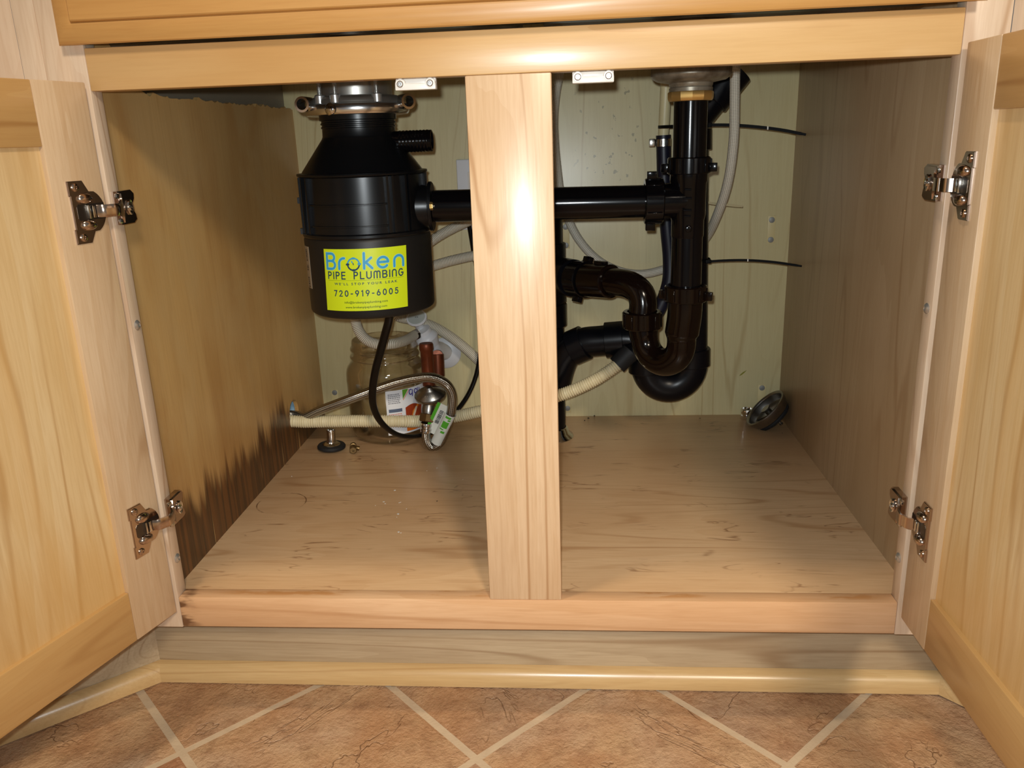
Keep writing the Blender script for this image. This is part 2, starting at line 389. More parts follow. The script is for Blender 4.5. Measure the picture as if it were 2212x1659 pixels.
for i in range(-4, 5):
    for j in range(-4, 5):
        # tile centres sit half a diagonal off the crossing at (X0, Y0)
        a, c = (i + .5) * SIDE, (j + .5) * SIDE
        x = X0 + (a - c) * .70711; y = Y0 + (a + c) * .70711
        if abs(x) > .82 or y > .165 or y < -.62: continue
        o = bpy.data.objects.new('tile', TMe[(i * 2 + j * 5) % 6]); COL.objects.link(o); o.parent = floor_o
        o.location = (x, y, -.0012); o.rotation_euler = (0, 0, R(45) + R(90) * ((i + 2 * j) % 4)); nt += 1

# ------------------------------------------------------------------ the sink cabinet
CAB = thing('sink_cabinet', (0, .02, 0), 'open maple sink base cabinet with both doors swung wide', 'cabinet')
def board(name, x0, x1, y0, y1, z0, z1, mat, bev=.0012, parent=CAB, label=None):
    bm = bmesh.new(); box(bm, x0, x1, y0, y1, z0, z1, bev); return finish(name, bm, mat, parent, 40, label)
board('top_rail', -Wd, Wd, 0, TH, ZT, ZR, W_rail)
board('bottom_rail', -Wd, Wd, 0, TH, RB, ZB, W_low)
board('center_stile', -.0383, .0379, .0003, TH, ZB, ZT, W_mid, .0015)
board('side_stile', -.4205, -Wd, 0, TH, RB - .001, .86, W_stile)
board('side_stile', Wd, .4188, 0, TH, RB - .001, .86, W_stile)
board('filler_strip', -.4417, -.4206, .0003, TH, RB, .86, W_stile, .0003)
board('bottom_panel', -.3935, .4025, TH, .605, .137, ZF, W_floor, .0003)
board('right_side_panel', .4020, .4140, TH + .0003, .612, .118, .8600, W_right, .0006)
board('back_panel', -.412, .4140, .5975, .6035, .12, .8000, W_back, .0006)
board('toe_kick_board', -.4585, .4670, .0706, .0820, .0005, RB + .001, W_toe, .0003)

# left side panel: sawn ragged along the top, bored through for the drain hose
HC = Vector((-.393, .4470, .2128)); HR = .0215
bm = bmesh.new()
xa, xb = -.3992, -.3930
top = [(TH + .0003, .735), (.06, .728), (.085, .706), (.108, .684), (.125, .6790)]
y = .125
while y < .612:
    y += rnd.uniform(.004, .011); top.append((min(y, .612), .6775 + rnd.uniform(-.0012, .0016) + (.0035 if rnd.random() < .10 else 0)))
poly_top = [(a, b) for a, b in top if a <= .612]
if poly_top[-1][0] < .612: poly_top.append((.612, .6780))
S0, S1, Z0, Z1 = HC.y - .04, HC.y + .04, HC.z - .04, HC.z + .04
def quad_yz(pts):
    a = [bm.verts.new((xb, p[0], p[1])) for p in pts]; c = [bm.verts.new((xa, p[0], p[1])) for p in pts]
    bm.faces.new(a); bm.faces.new(c[::-1])
    return a, c
zmid = .55
for pts in ([(TH, .118), (S0, .118), (S0, zmid), (TH, zmid)], [(S1, .118), (.612, .118), (.612, zmid), (S1, zmid)], [(S0, .118), (S1, .118), (S1, Z0), (S0, Z0)], [(S0, Z1), (S1, Z1), (S1, zmid), (S0, zmid)]):
    quad_yz(pts)
for (a, b), (c, d) in zip(poly_top, poly_top[1:]):
    if c - a < 1e-5: continue
    f, g = quad_yz([(a, zmid), (c, zmid), (c, d), (a, b)])
    bm.faces.new((f[3], f[2], g[2], g[3]))
N = 32
def sq(i):
    t = 2 * math.pi * i / N; cx, cy = math.cos(t), math.sin(t); m = max(abs(cx), abs(cy)); return (HC.y + .04 * cx / m, HC.z + .04 * cy / m)
ci = lambda i: (HC.y + HR * math.cos(2*math.pi*i/N), HC.z + HR * math.sin(2*math.pi*i/N))
for i in range(N):
    f, g = quad_yz([ci(i), sq(i), sq(i + 1), ci(i + 1)])
    bm.faces.new((f[0], f[3], g[3], g[0]))
for yy in (TH, .612):
    e = [bm.verts.new(p) for p in ((xa, yy, .118), (xb, yy, .118), (xb, yy, .735 if yy == TH else .678), (xa, yy, .735 if yy == TH else .678))]; bm.faces.new(e)
bmesh.ops.remove_doubles(bm, verts=bm.verts, dist=1e-6)
finish('left_side_panel', bm, W_left, CAB, None, 'brown stained left side panel, ragged along its top')

# drawer front: moulded edge swept round a rectangle
bm = bmesh.new()
x0, x1, z0, z1 = -.3955, .3915, .7126, .868
loops = []
for ins, d in ((.0030, -.0005), (.0024, -.0060), (.0004, -.0110), (0, -.0125), (.0010, -.0142), (.0040, -.0160), (.0090, -.0178), (.0150, -.0188), (.0166, -.0186), (.0174, -.0176), (.0182, -.0210), (.0192, -.0220)):
    loops.append([bm.verts.new(p) for p in ((x0 + ins, d, z0 + ins), (x1 - ins, d, z0 + .0014 + ins), (x1 - ins, d, z1 - ins), (x0 + ins, d, z1 - ins))])
for a, b in zip(loops, loops[1:]):
    for i in range(4): j = (i + 1) % 4; bm.faces.new((a[i], a[j], b[j], b[i]))
bm.faces.new(loops[-1]); bm.faces.new(loops[0][::-1])
finish('drawer_front', bm, W_drawer, CAB, 28, 'orange toned drawer front with a moulded edge')
bm = bmesh.new(); box(bm, -.36, .36, .024, .045, .7190, .7215); box(bm, -.36, .36, .024, .028, .7215, .80)
finish('tilt_tray', bm, ABS2, CAB)

# ---- the doors, each an inner face frame round a flat panel
DH = .682 - .139; DWd = .36
def door(name, hx, hy, ang, sgn, z0, label):
    """local x runs from the hinge edge outwards, local y from the inner face into the wood"""
    x = Vector((math.cos(ang), math.sin(ang), 0)); nin = Vector((-math.sin(ang), math.cos(ang), 0)) * sgn   # into the wood
    sw, rt, rb_ = .0550, .0545, .0550
    bm = bmesh.new(); box(bm, sw - .006, DWd - sw + .006, .0052, .0112, rb_ - .006, DH - rt + .006)
    d = finish(name, bm, W_panel, None, None, label)
    d.parent = CAB; d.matrix_parent_inverse = Matrix(); d.matrix_basis = Matrix.Translation(-ORG['sink_cabinet']) @ M4((hx, hy, z0), x, nin, (0, 0, 1))
    ORG[d.name] = Vector()
    def part(nm, a, mat):
        bm = bmesh.new(); box(bm, *a, .0009); return finish(nm, bm, mat, d, 40)
    part('door_stile', (0, sw, 0, .019, 0, DH), W_dstile); part('door_stile', (DWd - sw, DWd, 0, .019, 0, DH), W_dstile)
    part('door_rail', (sw + .0002, DWd - sw - .0002, .0004, .019, DH - rt, DH), W_drail); part('door_rail', (sw + .0002, DWd - sw - .0002, .0004, .019, 0, rb_), W_drail)
    return d
aL, aR = R(252.68), R(270.40)
dL = door('door', -.3812, -.0073, aL, -1, .139, 'left door, opened past square')
dR = door('door', .3821, -.0075, aR, 1, .1405, 'right door, opened square to the cabinet')

# ---- concealed hinges: cup plate on the door, arm, clip on the frame edge, screws
def screw_head(bm, M, r=.0032, h=.0016, mi=0):
    lathe(bm, [(0, .0), (r, 0), (r, h * .45), (r * .72, h), (r * .38, h * 1.02), (r * .30, h * .45), (0, h * .4)], M, 16, mi)
def hinge(sgn, hx, hy, ang, zc):
    du = Vector((math.cos(ang), math.sin(ang), 0)); n = Vector((math.sin(ang), -math.cos(ang), 0)) * (-1 if sgn < 0 else 1)
    if sgn < 0: n = Vector((-math.sin(ang), math.cos(ang), 0))
    else: n = Vector((math.sin(ang), -math.cos(ang), 0))
    O = Vector((hx, hy, zc)); ez = Vector((0, 0, 1))
    pt = lambda u, nn, z=0: O + du * u + n * nn + ez * z
    poly = [(.0400, .0278), (.0235, .0278), (.0180, .0180)]
    for i in range(13):
        a = R(118 + (242 - 118) * i / 12); poly.append((.0215 + .0188 * math.cos(a), .0200 * math.sin(a)))
    poly += [(.0180, -.0180), (.0235, -.0278), (.0400, -.0278), (.0400, -.0150), (.0388, -.0145), (.0388, .0145), (.0400, .0150)]
    Mp = M4(pt(0, .0001), du, ez if du.cross(ez).dot(n) > 0 else ez, n)
    bm = bmesh.new(); prism(bm, poly, .0020, Mp, .0007)
    h = finish('hinge', bm, NICKEL, CAB, 35)
    bm = bmesh.new()     # dark plate coloured as the shaded cup hollow, and its linkage
    prism(bm, [(.0045, -.0072), (.0330, -.0072), (.0345, -.005), (.0345, .005), (.0330, .0072), (.0045, .0072)], .0004, M4(pt(0, .0020), du, ez, n))
    finish('cup_shade_plate', bm, CUPD, h)
    bm = bmesh.new(); box(bm, .0170, .0205, -.0056, .0056, .0018, .0056, .0008, M=M4(O, du, ez, n)); finish('link', bm, CHROME, h, 40)
    bm = bmesh.new(); box(bm, .0222, .0242, -.0062, .0062, .0018, .0050, .0005, M=M4(O, du, ez, n)); finish('spring_bar', bm, CHROME, h, 40)
    for s in (-1, 1):
        bm = bmesh.new(); dome(bm, (.0245, s * .0118, .0018), .0088, .0052, .0048, M4(O, du, ez, n), 14, 5); finish('cup_hump', bm, NICKEL, h, 180)
        bm = bmesh.new(); screw_head(bm, axisM(pt(.0325, .0021, s * .0222), n), .0037); finish('screw', bm, NICKEL, h, 40)
    # arm: a strip arching from the cup over the door edge, flaring where it meets the clip
    fx = -sgn * 1.0
    A = [pt(.0150, .0050), pt(.0125, .0095), pt(.0060, .0118), Vector((sgn * .3690, -.0125, zc)), Vector((sgn * .3700, -.0030, zc)), Vector((sgn * .3722, .0035, zc)), Vector((sgn * .3738, .0065, zc))]
    A = spline(A, 4); bm = bmesh.new(); prev = None; L = len(A)
    for i, p in enumerate(A):
        t = (A[min(i + 1, L - 1)] - A[max(i - 1, 0)]).normalized(); nn = t.cross(ez).normalized(); f = i / (L - 1)
        wv = .0056 + (.0080 * max(0, (f - .66) / .34) ** 1.6)
        ring = [bm.verts.new(p + ez * a + nn * b) for a, b in ((-wv, -.0011), (-wv, .0011), (-wv * .6, .0019), (wv * .6, .0019), (wv, .0011), (wv, -.0011))]
        if prev:
            for q in range(6): bm.faces.new((prev[q], prev[(q + 1) % 6], ring[(q + 1) % 6], ring[q]))
        else: bm.faces.new(ring[::-1])
        prev = ring
    bm.faces.new(prev); finish('hinge_arm', bm, NICKEL, h, 50)
    # clip on the inner edge of the stile
    cp = [(.0045, -.0155), (.0275, -.0155), (.0322, -.0130), (.0310, -.0065), (.0285, -.0030), (.0288, .0030), (.0320, .0065), (.0332, .0130), (.0290, .0160), (.0045, .0155)]
    bm = bmesh.new(); prism(bm, cp, .0072, M4((sgn * (Wd - .0002), 0, zc), (0, 1, 0), (0, 0, 1), (-sgn, 0, 0)), .0016)
    finish('frame_clip', bm, NICKEL, h, 40)
    for s in (-1, 1):
        bm = bmesh.new(); box(bm, sgn * .3745 - .0016, sgn * .3745 + .0016, -.0008, .0050, zc + s * .0115 - .0024, zc + s * .0115 + .0024, .0006); finish('clip_lug', bm, CHROME, h, 40)
    bm = bmesh.new(); Mx = axisM((sgn * .3735, .0195, zc), (-sgn, 0, 0))
    lathe(bm, [(0, 0), (.0062, 0), (.0066, .0012), (.0058, .0020), (.0046, .0014), (0, .0014)], Mx @ Matrix.Diagonal((.8, 1.15, 1, 1)), 20)
    screw_head(bm, axisM((sgn * .3722, .0175, zc), (-sgn, 0, 0)), .0034, .002)
    finish('clip_screw', bm, CHROME, h, 40)
hinge(-1, -.3812, -.0073, aL, .5697); hinge(-1, -.3812, -.0073, aL, .2515)
hinge(1, .3821, -.0075, aR, .5695); hinge(1, .3821, -.0075, aR, .2525)
# pan-head screws in the inner edges of the stiles
for sx, yy, zz in ((-1, .0100, .4549), (-1, .0108, .1945), (1, .0095, .4565), (1, .0098, .1988)):
    bm = bmesh.new(); Mx = axisM((sx * (Wd - .0001), yy, zz), (-sx, 0, 0))
    lathe(bm, [(0, 0), (.0050, 0), (.0052, .0006), (.0040, .0018), (.0022, .0026), (.0016, .0020), (0, .0016)], Mx, 20); finish('screw', bm, SCREW, CAB, 40)

# white plastic catches under the top rail, each held by two screws
for xc, dz in ((-.0832, 0), (.0742, -.0002)):
    bm = bmesh.new(); zt_ = ZT - .0001 + dz
    box(bm, xc - .0182, xc + .0182, .0035, .0150, zt_ - .0098, zt_ - .0042, .0008)
    box(bm, xc - .0182, xc + .0182, .0075, .0150, zt_ - .0060, zt_, .0008)
    for s in (-1, 1): lathe(bm, [(0, 0), (.0046, 0), (.0046, .006), (.0040, .0066), (0, .0066)], axisM((xc + s * .0134, .0098, zt_ - .0044), (0, -1, 0)), 20)
    c = finish('catch_bracket', bm, WHITE, CAB, 40, 'white plastic catch')
    for s in (-1, 1):
        bm = bmesh.new(); screw_head(bm, axisM((xc + s * .0134, .0032, zt_ - .0046), (0, -1, 0)), .0030, .0016); finish('catch_screw', bm, SCREW, c, 40)
# mounting cleat strips stapled to the back, with washered nails
CLEAT = plain('pale_cleat', (206, 190, 140), .5)
for cx, za, zb2, nails in ((.3729, .444, .488, (.481, .4494)), (.0425, .444, .486, (.4791, .449)), (.3722, .158, .204, (.199,)), (-.3709, .158, .205, (.200,)), (.0410, .158, .172, (.166,))):
    bm = bmesh.new(); box(bm, cx - .0062, cx + .0062, .5966, .5977, za, zb2, .0004); c = finish('mounting_cleat', bm, CLEAT, CAB, 40)
    for zz in nails:
        bm = bmesh.new(); lathe(bm, [(0, 0), (.0048, 0), (.0046, .0008), (.0020, .0014), (0, .0014)], axisM((cx, .5968, zz), (0, -1, 0)), 18); finish('nail_head', bm, NAIL, c, 40)

# ------------------------------------------------------------------ the angled cabinets on either side, shoe mouldings
def angled(name, label, px, py, ang, tx, ty, sgn):
    d = Vector((math.cos(ang), math.sin(ang), 0)); b = Vector((-d.y, d.x, 0))
    if b.y < 0: b = -b
    t = thing(name, (px + d.x * .2, py + d.y * .2, 0), label, 'cabinet')
    M = M4((px, py, 0), d, b, (0, 0, 1))
    bm = bmesh.new(); box(bm, 0, .42, 0, TH, RB, .86, .0002, M=M); finish('face_frame', bm, W_stile, t, 40)
    M2 = M4((tx, ty, 0), d, b, (0, 0, 1))
    bm = bmesh.new(); box(bm, 0, .42, .0002, .011, .0005, RB + .001, M=M2); finish('toe_kick_board', bm, W_toe, t)
    return t
LD, RD = R(180 + 41.7), R(-47)
ofL, ofR = .0144 * -.38, .0144 * .40
tl = angled('angled_cabinet', 'maple cabinet set at an angle behind the left door', -.4417, .0002, LD, -.4529 + ofL, .0562 + .0144, -1)
tr = angled('angled_cabinet', 'maple cabinet set at an angle behind the right door', .4191, .0004, RD, .4609 + ofR, .0562 + .0144, 1)
bm = bmesh.new(); box(bm, -.4125, -.4058, .03, .62, .55, .80); finish('side_panel', bm, W_greyside, tl, None, 'grey end panel seen above the sawn edge')
# countertop overhanging the three cabinet fronts
nLo, nRo = Vector((math.sin(R(41.7)), -math.cos(R(41.7)), 0)), Vector((-math.sin(R(47)), -math.cos(R(47)), 0))
ov = .026; LDv, RDv = Vector((math.cos(LD), math.sin(LD), 0)), Vector((math.cos(RD), math.sin(RD), 0))
def meet(px, n, d): # the front line y=-ov with a side line moved out by ov
    p = Vector((px, 0, 0)) + n * ov; t = (-ov - p.y) / d.y; return p + d * t
cl, cr = meet(-.4417, nLo, LDv), meet(.4191, nRo, RDv)
polyc = [(cl + LDv * .75), cl, cr, cr + RDv * .75, Vector((1.2, -.5, 0)), Vector((1.2, .66, 0)), Vector((-1.2, .66, 0)), Vector((-1.2, -.5, 0))]
bm = bmesh.new(); prism(bm, [(p.x, p.y) for p in polyc], .038, Matrix.Translation((0, 0, .870)), .004)
tag(finish('countertop', bm, plain('stone_counter', (150, 138, 122), .3), None, 35, origin=(0, .3, .87)), 'stone coloured countertop above the drawer front', 'countertop')
def shoe(name, p, q, mp, mq, label):
    """quarter-round from p to q; mp/mq are the mitre directions (per unit depth) at the ends"""
    bm = bmesh.new(); p, q = Vector(p), Vector(q)
    prof = [(0, 0), (0, .006)] + [(.0142 * (1 - math.cos(R(a))), .006 + .0160 * math.sin(R(a))) for a in range(10, 91, 10)] + [(.0142, 0)]
    ra = [bm.verts.new(p + Vector((mp[0], mp[1], 0)) * d + Vector((0, 0, z))) for d, z in prof]; rb2 = [bm.verts.new(q + Vector((mq[0], mq[1], 0)) * d + Vector((0, 0, z))) for d, z in prof]
    for i in range(len(prof)): j = (i + 1) % len(prof); bm.faces.new((ra[i], ra[j], rb2[j], rb2[i]))
    bm.faces.new(ra[::-1]); bm.faces.new(rb2); o = finish(name, bm, W_shoe, None, 30, kind='structure'); o['label'] = label
mL, mR = (-.38, 1), (.40, 1)
a = Vector((-.4529, .0562, .0002)); b = Vector((.4609, .0562, .0002))
shoe('baseboard_front', a, b, mL, mR, 'rounded maple shoe moulding along the foot of the sink cabinet')
dl = Vector((math.cos(LD), math.sin(LD), 0)); dr = Vector((math.cos(RD), math.sin(RD), 0))
shoe('baseboard_left', a, a + dl * .42, mL, (-math.sin(R(41.7)), math.cos(R(41.7))), 'rounded shoe moulding running forward at an angle on the left')
shoe('baseboard_right', b, b + dr * .42, mR, (math.sin(R(47)), math.cos(R(47))), 'rounded shoe moulding running forward at an angle on the right')

# ------------------------------------------------------------------ the sink overhead, seen from below
SINKM = plain('sink_underside', (88, 82, 74), .5, .4)
TX, TY = .1947, .27
SINK = thing('kitchen_sink', (0, .27, .745), 'underside of the double sink above the cabinet opening', 'sink')
for xa_, xb_ in ((-.36, -.012), (.018, .352)):
    bm = bmesh.new(); box(bm, xa_, xb_, .05, .512, .7400, .86, .03, 4); finish('basin', bm, SINKM, SINK, 40)
k = NT('stained_drain_metal'); v = k.coords(); n = k.noise(v, 60, 4)
k.l(k.mix(k.remap(n, .35, .7), lin((140, 132, 116)), lin((98, 86, 70))), k.b.inputs['Base Color']); k.b.inputs['Metallic'].default_value = .45; k.b.inputs['Roughness'].default_value = .38; DRAINM = k.m
bm = bmesh.new(); lathe(bm, [(0, .7395), (.046, .7395), (.0465, .6835), (.045, .6812), (.040, .6780), (.0255, .6752), (.0250, .6720), (.0240, .6705), (.0252, .6700), (.0252, .666), (0, .666)], Matrix.Translation((TX, TY, 0)), 48)
SDR = thing('sink_drain', (TX, TY, .68), 'dull metal drain cup with a brass nut above the black tailpiece', 'drain')
finish('strainer_cup', bm, DRAINM, SDR, 30)
bm = bmesh.new(); lathe(bm, [(.0195, .6690), (.0225, .6692), (.0238, .6680), (.0245, .6660)], Matrix.Translation((TX, TY, 0)), 40)
def ngon_ring(bm, r, z, n=8, M=None):
    return [bm.verts.new((M or Matrix()) @ Vector((r * math.cos(2*math.pi*(i + .5)/n), r * math.sin(2*math.pi*(i + .5)/n), z))) for i in range(n)]
Mo = Matrix.Translation((TX, TY, 0)) @ Matrix.Rotation(R(12), 4, 'Z')
rings = [ngon_ring(bm, r, z, 12, Mo) for r, z in ((.0236, .6665), (.0262, .6657), (.0266, .6643), (.0266, .6595), (.0262, .6575), (.0252, .6555), (.0200, .6550))]
for a_, b_ in zip(rings, rings[1:]):
    for i in range(12): j = (i + 1) % 12; bm.faces.new((a_[i], a_[j], b_[j], b_[i]))
finish('brass_nut', bm, BRASS, SDR, 25, 'brass slip nut')

# ------------------------------------------------------------------ waste disposal unit
DX, DY = -.2058, .2750
RINGM = plain('clamp_ring_steel', (222, 222, 222), .22, 1)
DISP = thing('garbage_disposal', (DX, DY, .5), 'black waste disposal unit with a lime green plumber sticker, hung under the sink', 'disposal')
MD = Matrix.Translation((DX, DY, 0))
def dl_(name, prof, mat, sm=35, seg=64, parent=DISP, label=None):
    bm = bmesh.new(); lathe(bm, prof, MD, seg); return finish(name, bm, mat, parent, sm, label)
dl_('lower_can', [(0, .4150), (.0700, .4150), (.0750, .4160), (.0785, .4185), (.0795, .4215), (.0795, .5085), (.0785, .5110), (.0775, .5125), (0, .5125)], CAN)
dl_('housing', [(0, .5120), (.0790, .5120), (.0800, .5135), (.0800, .5165), (.0770, .5180), (.0756, .5830), (.0800, .5848), (.0805, .5862), (.0800, .5878), (.0740, .5884), (.0728, .5905), (.0456, .6275), (.0446, .6300), (.0442, .6390), (.0454, .6398), (.0454, .6412), (.0442, .6420), (.0442, .6432), (.0456, .6440), (.0456, .6454), (.0444, .6462), (.0444, .6480), (.0466, .6488), (.0466, .660), (0, .660)], BODY, 32)
# raised ribs on the housing
def arc_rib(name, r0, r1, za, zb, a0, a1, mat=BODY):
    n = max(2, int(abs(a1 - a0) / 5)); bm = bmesh.new(); prev = None
    for i in range(n + 1):
        a = R(a0 + (a1 - a0) * i / n - 90); c, s_ = math.cos(a), math.sin(a)
        ring = [bm.verts.new((DX + r * c, DY + r * s_, z)) for r, z in ((r0, za), (r1, za + .0006), (r1, zb - .0006), (r0, zb))]
        if prev:
            for q in range(4): bm.faces.new((prev[q], prev[(q + 1) % 4], ring[(q + 1) % 4], ring[q]))
        else: bm.faces.new(ring[::-1])
        prev = ring
    bm.faces.new(prev); return finish(name, bm, mat, DISP, 35)
# angles: 0 faces -y, positive turns towards +x
VR = (-62, -54, -44, 34, 39, 52, 56, 84, 112, 150, 200, 250)
for a in VR: arc_rib('rib', .0750, .0806, .5175, .5845, a - .9, a + .9)
for z in (.5520, .5270):
    for a0, a1 in ((-44, 34), (-150, -62)): arc_rib('band', .0750, .0788, z - .0013, z + .0013, a0, a1)
for z in (.5560, .5185): arc_rib('lug', .0750, .0825, z - .004, z + .004, -79, -73, RUBBER)
# clamp ring, upper flange, threaded studs
dl_('clamp_ring', [(.0440, .6550), (.0570, .6538), (.0610, .6545), (.0628, .6570), (.0632, .6630), (.0618, .6655), (.0580, .6662), (.0440, .6660)], RINGM, 40)
dl_('upper_flange', [(.040, .6659), (.0565, .6662), (.0580, .6680), (.0572, .6715), (.0545, .6740), (.0500, .6755), (.0440, .6760), (.0436, .7390), (.040, .7390)], plain('disposal_mount_metal', (176, 172, 164), .36, .9), 40)
for a in (-36, -12, 40, 150):
    bm = bmesh.new(); c = Vector((DX + .0545 * math.sin(R(a)), DY - .0545 * math.cos(R(a)), 0))
    prof = [(0, .667), (.0062, .667), (.0062, .6755), (.0045, .6770), (.0026, .6772)]; z = .6775
    while z < .7365: prof += [(.0026, z), (.0021, z + .0005)]; z += .0010
    lathe(bm, prof + [(0, .7385)], Matrix.Translation(c), 14); finish('mount_stud', bm, SCREW, DISP, 40)
for a, zz in ((-51, .6668), (75, .6668), (185, .667)):     # rolled turning ears of the clamp ring
    c = Vector((DX + .0650 * math.sin(R(a)), DY - .0650 * math.cos(R(a)), zz)); d = Vector((math.sin(R(14 + (a - 14) * .3)), -math.cos(R(14 + (a - 14) * .3)), 0))
    bm = bmesh.new(); lathe(bm, [(.0062, -.012), (.0088, -.012), (.0090, -.0112), (.0090, .0112), (.0088, .012), (.0062, .012), (.0062, -.012)], axisM(c, d), 26); finish('turning_ear', bm, CHROME, DISP, 40)
bm = bmesh.new(); c = Vector((DX + .0628 * math.sin(R(-15)), DY - .0628 * math.cos(R(-15)), .6600)); dome(bm, (0, 0, 0), .0075, .0075, .004, axisM(c, (math.sin(R(-25)), -math.cos(R(-25)), 0)), 14, 5); finish('ring_stop', bm, CHROME, DISP, 180)
# dishwasher inlet stub with barbs
bm = bmesh.new(); zi = .6215; pr = [(0, .030), (.0118, .030), (.0126, .044)]
x = .050
while x < .084: pr += [(.0126, x), (.0131, x + .0012), (.0131, x + .0022), (.0126, x + .0030)]; x += .0042
pr += [(.0128, .0900), (.0122, .0905), (.0100, .0905), (.0100, .080), (0, .080)]
lathe(bm, pr, axisM((DX, DY - .004, zi), (1, 0, 0)), 30); finish('inlet_stub', bm, ABS, DISP, 35)
# outlet boss, flange plate and bolt
ZO = .5430; bm = bmesh.new(); lathe(bm, [(0, .060), (.0290, .060), (.0270, .0760), (.0255, .0830), (0, .0830)], axisM((DX, .2700, ZO), (1, 0, 0)), 36); finish('outlet_boss', bm, BODY, DISP, 35)
Mf = M4((DX + .0828, .2700, ZO), (0, 0, 1), (0, -1, 0), (1, 0, 0))
poly = []
for i in range(40):
    a = 2 * math.pi * i / 40; r = .0235 + .0068 * abs(math.cos(a)) ** 3; poly.append((r * math.cos(a), r * math.sin(a)))
bm = bmesh.new(); prism(bm, poly, .0042, Mf, .001); finish('outlet_flange', bm, BODY, DISP, 35)
bm = bmesh.new()
prism(bm, [(.0050 * math.cos(R(60*i)), .0050 * math.sin(R(60*i))) for i in range(6)], .0036, M4((DX + .0870, .2700 - .0228, ZO + .002), (0, 0, 1), (0, -1, 0), (1, 0, 0)), .0006); finish('flange_bolt', bm, BRASS, DISP, 30, 'small brass bolt')

# ---- printed stickers, wrapped on the can: s runs to the right (metres along the arc), t upwards
def wrap(cx, cy, r, a_mid, z_mid, lean=0.0):
    def f(s, t, lift=0.0):
        s2 = s + lean * t; a = R(a_mid) + s2 / r
        return Vector((cx + (r + lift) * math.sin(a), cy - (r + lift) * math.cos(a), z_mid + t))
    return f
def wrap_rect(bm, f, s0, s1, t0, t1, lift, n=16, mi=0):
    rows = [[bm.verts.new(f(s0 + (s1 - s0) * i / n, t, lift)) for i in range(n + 1)] for t in (t0, t1)]
    for i in range(n): bm.faces.new((rows[0][i], rows[0][i + 1], rows[1][i + 1], rows[1][i])).material_index = mi
def thick_sheet(bm, f, s0, s1, t0, t1, l0, l1, n=16):
    A = [[bm.verts.new(f(s0 + (s1 - s0) * i / n, t, l)) for i in range(n + 1)] for t, l in ((t0, l0), (t0, l1), (t1, l1), (t1, l0))]
    for q in range(4):
        for i in range(n): bm.faces.new((A[q][i], A[q][i + 1], A[(q + 1) % 4][i + 1], A[(q + 1) % 4][i]))
    for i in (0, n): bm.faces.new([A[q][i] for q in range(4)])
def arc(cx, cy, rx, ry, a0, a1, n=12): return [(cx + rx * math.cos(R(a0 + (a1 - a0) * i / n)), cy + ry * math.sin(R(a0 + (a1 - a0) * i / n))) for i in range(n + 1)]
# rounded geometric stroke letters on a unit cap height
GL = {
 'B': (.62, [[(0, 0), (0, 1), (.36, 1)] + arc(.36, .76, .22, .24, 90, -90, 8) + [(0, .52)], [(.34, .52)] + arc(.36, .26, .26, .26, 90, -90, 8) + [(0, 0)]]),
 'r': (.38, [[(0, 0), (0, .36)] + arc(.30, .36, .30, .34, 180, 84, 7)]),
 'k': (.52, [[(0, 0), (0, 1)], [(.46, .68), (.03, .34)], [(.12, .40), (.52, 0)]]),
 'e': (.64, [[(.04, .36), (.62, .36)] + arc(.32, .34, .31, .34, 6, 318, 18)]),
 'n': (.60, [[(0, 0), (0, .38)] + arc(.29, .38, .29, .31, 180, 0, 12) + [(.58, 0)]]),
 'P': (.52, [[(0, 0), (0, 1), (.26, 1)] + arc(.26, .74, .25, .26, 90, -90, 8) + [(0, .48)]]),
 'I': (.0, [[(0, 0), (0, 1)]]), 'L': (.50, [[(0, 1), (0, 0), (.50, 0)]]),
 'E': (.52, [[(.52, 1), (0, 1), (0, 0), (.52, 0)], [(0, .52), (.46, .52)]]),
 'U': (.64, [[(0, 1), (0, .32)] + arc(.32, .32, .32, .32, 180, 360, 12) + [(.64, 1)]]),
 'M': (.86, [[(0, 0), (0, .78)] + arc(.215, .78, .215, .22, 180, 0, 9) + [(.43, 0)], [(.43, .78)] + arc(.645, .78, .215, .22, 180, 0, 9) + [(.86, 0)]]),
 'N': (.60, [[(0, 0), (0, .70)] + arc(.30, .70, .30, .30, 180, 0, 12) + [(.60, 0)]]),
 'G': (.70, [arc(.36, .5, .36, .5, 48, 350, 18) + [(.71, .46), (.42, .46)]]),
 '7': (.52, [[(0, 1), (.52, 1), (.14, 0)]]), '2': (.54, [arc(.26, .73, .25, .27, 170, -40, 10) + [(0, 0), (.54, 0)]]),
 '0': (.56, [arc(.28, .5, .28, .5, 0, 360, 24)]), '9': (.54, [arc(.27, .70, .27, .30, 0, 360, 18), [(.53, .62), (.22, 0)]]),
 '1': (.22, [[(0, .86), (.18, 1), (.18, 0)]]), '6': (.54, [arc(.27, .30, .27, .30, 0, 360, 18), [(.01, .38), (.32, 1)]]),
 '5': (.54, [[(.48, 1), (.10, 1), (.05, .56)] + arc(.24, .33, .28, .33, 130, -150, 12)]), '-': (.30, [[(0, .42), (.30, .42)]]),
}
